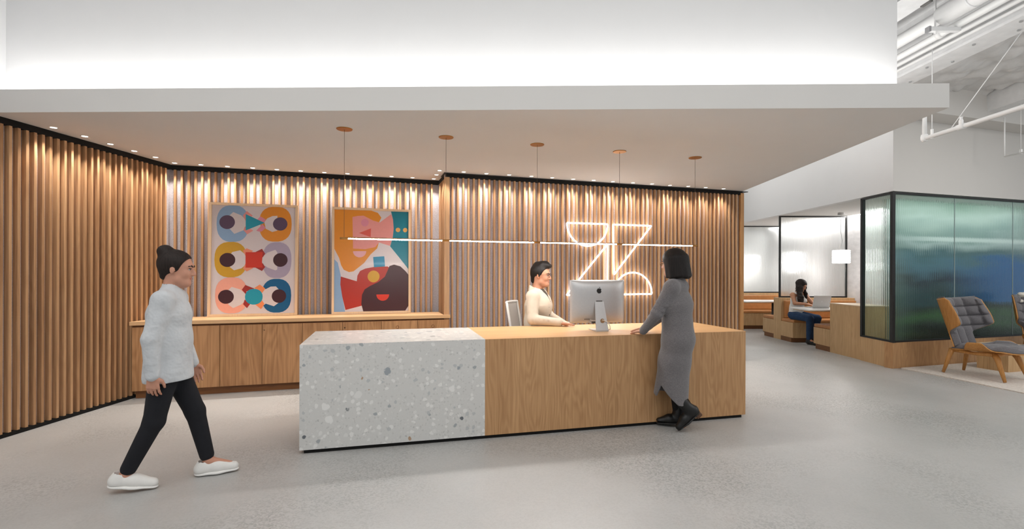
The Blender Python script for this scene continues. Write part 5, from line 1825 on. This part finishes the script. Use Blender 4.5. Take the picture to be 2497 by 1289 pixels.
sh_ = [Cn((.0, 0, .70), (.0, 0, .93), .140, .124, (UY, 1.10), .04), Cn((.0, 0, .93), (.005, 0, 1.10), .124, .118, (UY, 1.15), .05), Cn((.005, 0, 1.10), (.01, 0, 1.18), .116, .084, (UY, 1.25), .04),
       Cn((.012, 0, 1.20), (.016, 0, 1.27), .068, .054, k=.03)]
for sd, yy in (('L', 1), ('R', -1)):
    e, w_ = a_('el' + sd), a_('wr' + sd)
    sh_ += [Cn((.01, yy * .06, 1.215), a_('sh' + sd), .042, .055, k=.05), Cn(a_('sh' + sd), e, .057, .049, k=.04), Cn(e, w_, .049, .040, k=.02)]
sh_ += [Cn((.014, 0, 1.24), (.02, 0, 1.31), .047, .047, k=.006, op='-'), Cn((0, 0, .60), (0, 0, .78), .126, .106, (UY, 1.10), .01, '-'), Pl((0, 0, .672), (.05, 0, -1))]
implicit('shirt', sh_, .0058, M_SHIRT, wk)
M_TRO = plain('black_trousers', srgb(16, 17, 24), .9, var=.1)
tr = [El((0, 0, .79), V3(.104, .124, .10), k=.03)]
for q in 'LR':
    m_ = a_('kn' + q) * .12 + a_('an' + q) * .88
    tr += [Cn(a_('hip' + q) * V3(1, .76, 1), a_('kn' + q), .084, .060, k=.04), Cn(a_('kn' + q), m_, .058, .044, k=.02)]
    d_ = a_('an' + q) - a_('kn' + q)
implicit('trousers', tr, .007, M_TRO, wk)
M_SNK = plain('white_sneaker', srgb(228, 226, 222), .6, var=.02)
def sneaker(parent, heel, toe, up):
    heel, toe, up = (np.array(x, float) for x in (heel, toe, up))
    f_ = (toe - heel) / np.linalg.norm(toe - heel)
    mid = heel * .5 + toe * .5
    b = implicit('sneaker', [Cn(heel + up * .045, mid + up * .045, .040, .041, k=.02), Cn(mid + up * .042, toe + up * .034, .041, .031, k=.02), Cn(heel + up * .045, heel + up * .075 + f_ * .01, .042, .040, k=.02), Cn(mid + up * .06 - f_ * .02, mid + up * .05 + f_ * .04, .03, .024, k=.02),
                             Cn(heel + up * .085 + f_ * .012, heel + up * .13 + f_ * .012, .030, .030, k=.006, op='-'), Pl(heel + up * .02, -up)], .006, M_SNK, parent)
    implicit('sole', [Cn(heel + up * .014, mid + up * .014, .043, .045, (up, .33), .01), Cn(mid + up * .014, toe + up * .014, .045, .034, (up, .33), .01)], .005, plain('white_rubber', srgb(236, 234, 230), .5), b)
    for k in range(4):
        c_ = mid + f_ * (-.012 + .016 * k) + up * (.088 - .006 * k)
        s_ = np.cross(up, f_)
        implicit('lace', [Cn(c_ - s_ * .02 - up * .006, c_ + s_ * .02 - up * .006, .0035, k=.003)], .003, plain('white_rubber', srgb(236, 234, 230)), b)
    return b
sneaker(wk, (.175, .06, .001), (.365, .06, .004), (0, 0, 1))
fk = V3(.185, 0, -.028)
fk = fk / np.linalg.norm(fk)
sneaker(wk, (-.262, -.055, .032), (-.072, -.06, .004), np.cross(fk, V3(0, 1, 0)) * 1.0)

# ------------------------------------------------------------------ woman with the laptop in the booth
J = dict(pelvis=(0, 0, .545), waist=(.02, 0, .68), chest=(.055, 0, .83), neck=(.08, 0, .985),
         shL=(.07, .150, .93), shR=(.07, -.150, .93), elL=(.20, .195, .775), elR=(.17, -.20, .775), wrL=(.40, .06, .772), wrR=(.40, -.14, .772),
         hipL=(.01, .08, .53), hipR=(.01, -.08, .53), knL=(.40, .10, .50), knR=(.40, -.08, .50), anL=(.34, .09, .09), anR=(.36, -.06, .09), toeL=(.47, .10, .045), toeR=(.49, -.05, .045))
H = headframe((.125, 0, 1.118), R(6), R(24), 0, .95)
pr = body_prims(J, s=.93) + head_prims(H, (.078, 0, .97), .042)
pr += hand_prims((.40, .06, .768), (.95, -.15, -.1), (0, 0, -1), (0, -1, 0), .2, .92)
pr += hand_prims((.40, -.14, .768), (.95, .15, -.1), (0, 0, -1), (0, 1, 0), .2, .92)
bo = implicit('person', pr, .0068, M_SK3)
bo.location = (5.62, 9.74, 0)
bo.rotation_euler = (0, 0, R(-74))
tag(bo, 'seated woman with long wavy dark hair using a laptop in the booth', 'person')
face_parts(H, bo, M_BROW, M_LIP)
h, A, s = H
hair = [El(h(-.014, 0, .036), s * V3(.110, .092, .096), A, .02)]
rr = random.Random(3)
for k in range(13):
    a = R(58 + k * 20.3)
    p0 = h(-.018 + .075 * math.cos(a), .070 * math.sin(a), .03)
    prev = p0
    side = math.sin(a)
    for j in range(1, 7):
        t = j / 6
        fwd = (.11 if side < -.2 else -.02) * t
        q = p0 + V3(fwd + .030 * math.cos(a) * t * (1.2 if side > -.2 else .3), (.045 * side - (.03 if side < 0 else 0)) * t, -.36 * t) + V3(.012 * math.sin(j * 2.2 + k), .014 * math.cos(j * 2.0 + k * 1.3), 0)
        hair.append(Cn(prev, q, (.030 - .004 * t) * s, (.029 - .010 * t) * s, k=.016))
        prev = q
hair.append(El(h(.112, .006, -.045), s * V3(.082, .056, .105), A, .012, '-'))
implicit('hair', hair, .006, M_HAIRD, bo)
a_ = lambda k: np.array(J[k])
tp = [Cn((.005, 0, .57), a_('waist'), .118, .104, (UY, 1.2), .04), Cn(a_('waist'), a_('chest'), .106, .112, (UY, 1.2), .05), Cn(a_('chest'), (.075, 0, .90), .11, .07, (UY, 1.3), .04), El((.12, -.06, .82), V3(.06, .06, .06), k=.04), El((.12, .06, .82), V3(.06, .06, .06), k=.04),
      Cn((.075, .05, .945), (.072, .115, .945), .042, .045, k=.03), Cn((.075, -.05, .945), (.072, -.115, .945), .042, .045, k=.03), El((.15, 0, .965), V3(.085, .042, .10), None, .01, '-')]
implicit('blouse', tp, .0068, plain('white_blouse', srgb(234, 230, 226), .85), bo)
for i in range(3):
    implicit('button', [El((.185 - .012 * i, 0, .86 - .045 * i), V3(.008, .007, .007), k=.004)], .003, M_BLACK, bo)
implicit('jeans', [El((.0, 0, .54), V3(.118, .15, .095), k=.03)] + [Cn(a_('hip' + q), a_('kn' + q), .086, .066, k=.03) for q in 'LR'] + [Cn(a_('kn' + q), a_('an' + q), .064, .044, k=.02) for q in 'LR'], .0075, plain('blue_jeans', srgb(36, 62, 96), .9, var=.15, nscale=20), bo)
for q in 'LR':
    t_, n_ = a_('toe' + q), a_('an' + q)
    implicit('shoe', [Cn(n_ - V3(.02, 0, .045), t_ - V3(-.02, 0, .01), .040, .031, k=.02), Cn(n_ - V3(0, 0, .03), n_ + V3(0, 0, .03), .046, .044, k=.02), Pl((0, 0, .002), (0, 0, -1))], .007, M_BOOT, bo)

# ------------------------------------------------------------------ sheepskin over the second lounge chair
rr = random.Random(8)
fl = [Cn((-.385, -.20, 1.0), (-.385, .20, 1.0), .030, .030, ((1, 0, 0), 1.3), .03)]
for k in range(46):
    u_ = rr.uniform(-.24, .24)
    w_ = rr.uniform(0, 1)
    fl.append(El((-.44 + .13 * w_, u_, 1.0 + .035 * math.sin(PI * w_) - .10 * rr.random() * (1 if w_ < .25 or w_ > .75 else 0)), V3(.03, .034, .026), k=.02))
sk = implicit('sheepskin', fl, .008, rib_mat('cream_fleece', srgb(214, 206, 194), srgb(240, 234, 224), 70))
sk.location = lc2.location
sk.rotation_euler = lc2.rotation_euler
tag(sk, 'cream sheepskin draped over the top of the second lounge chair', 'throw')
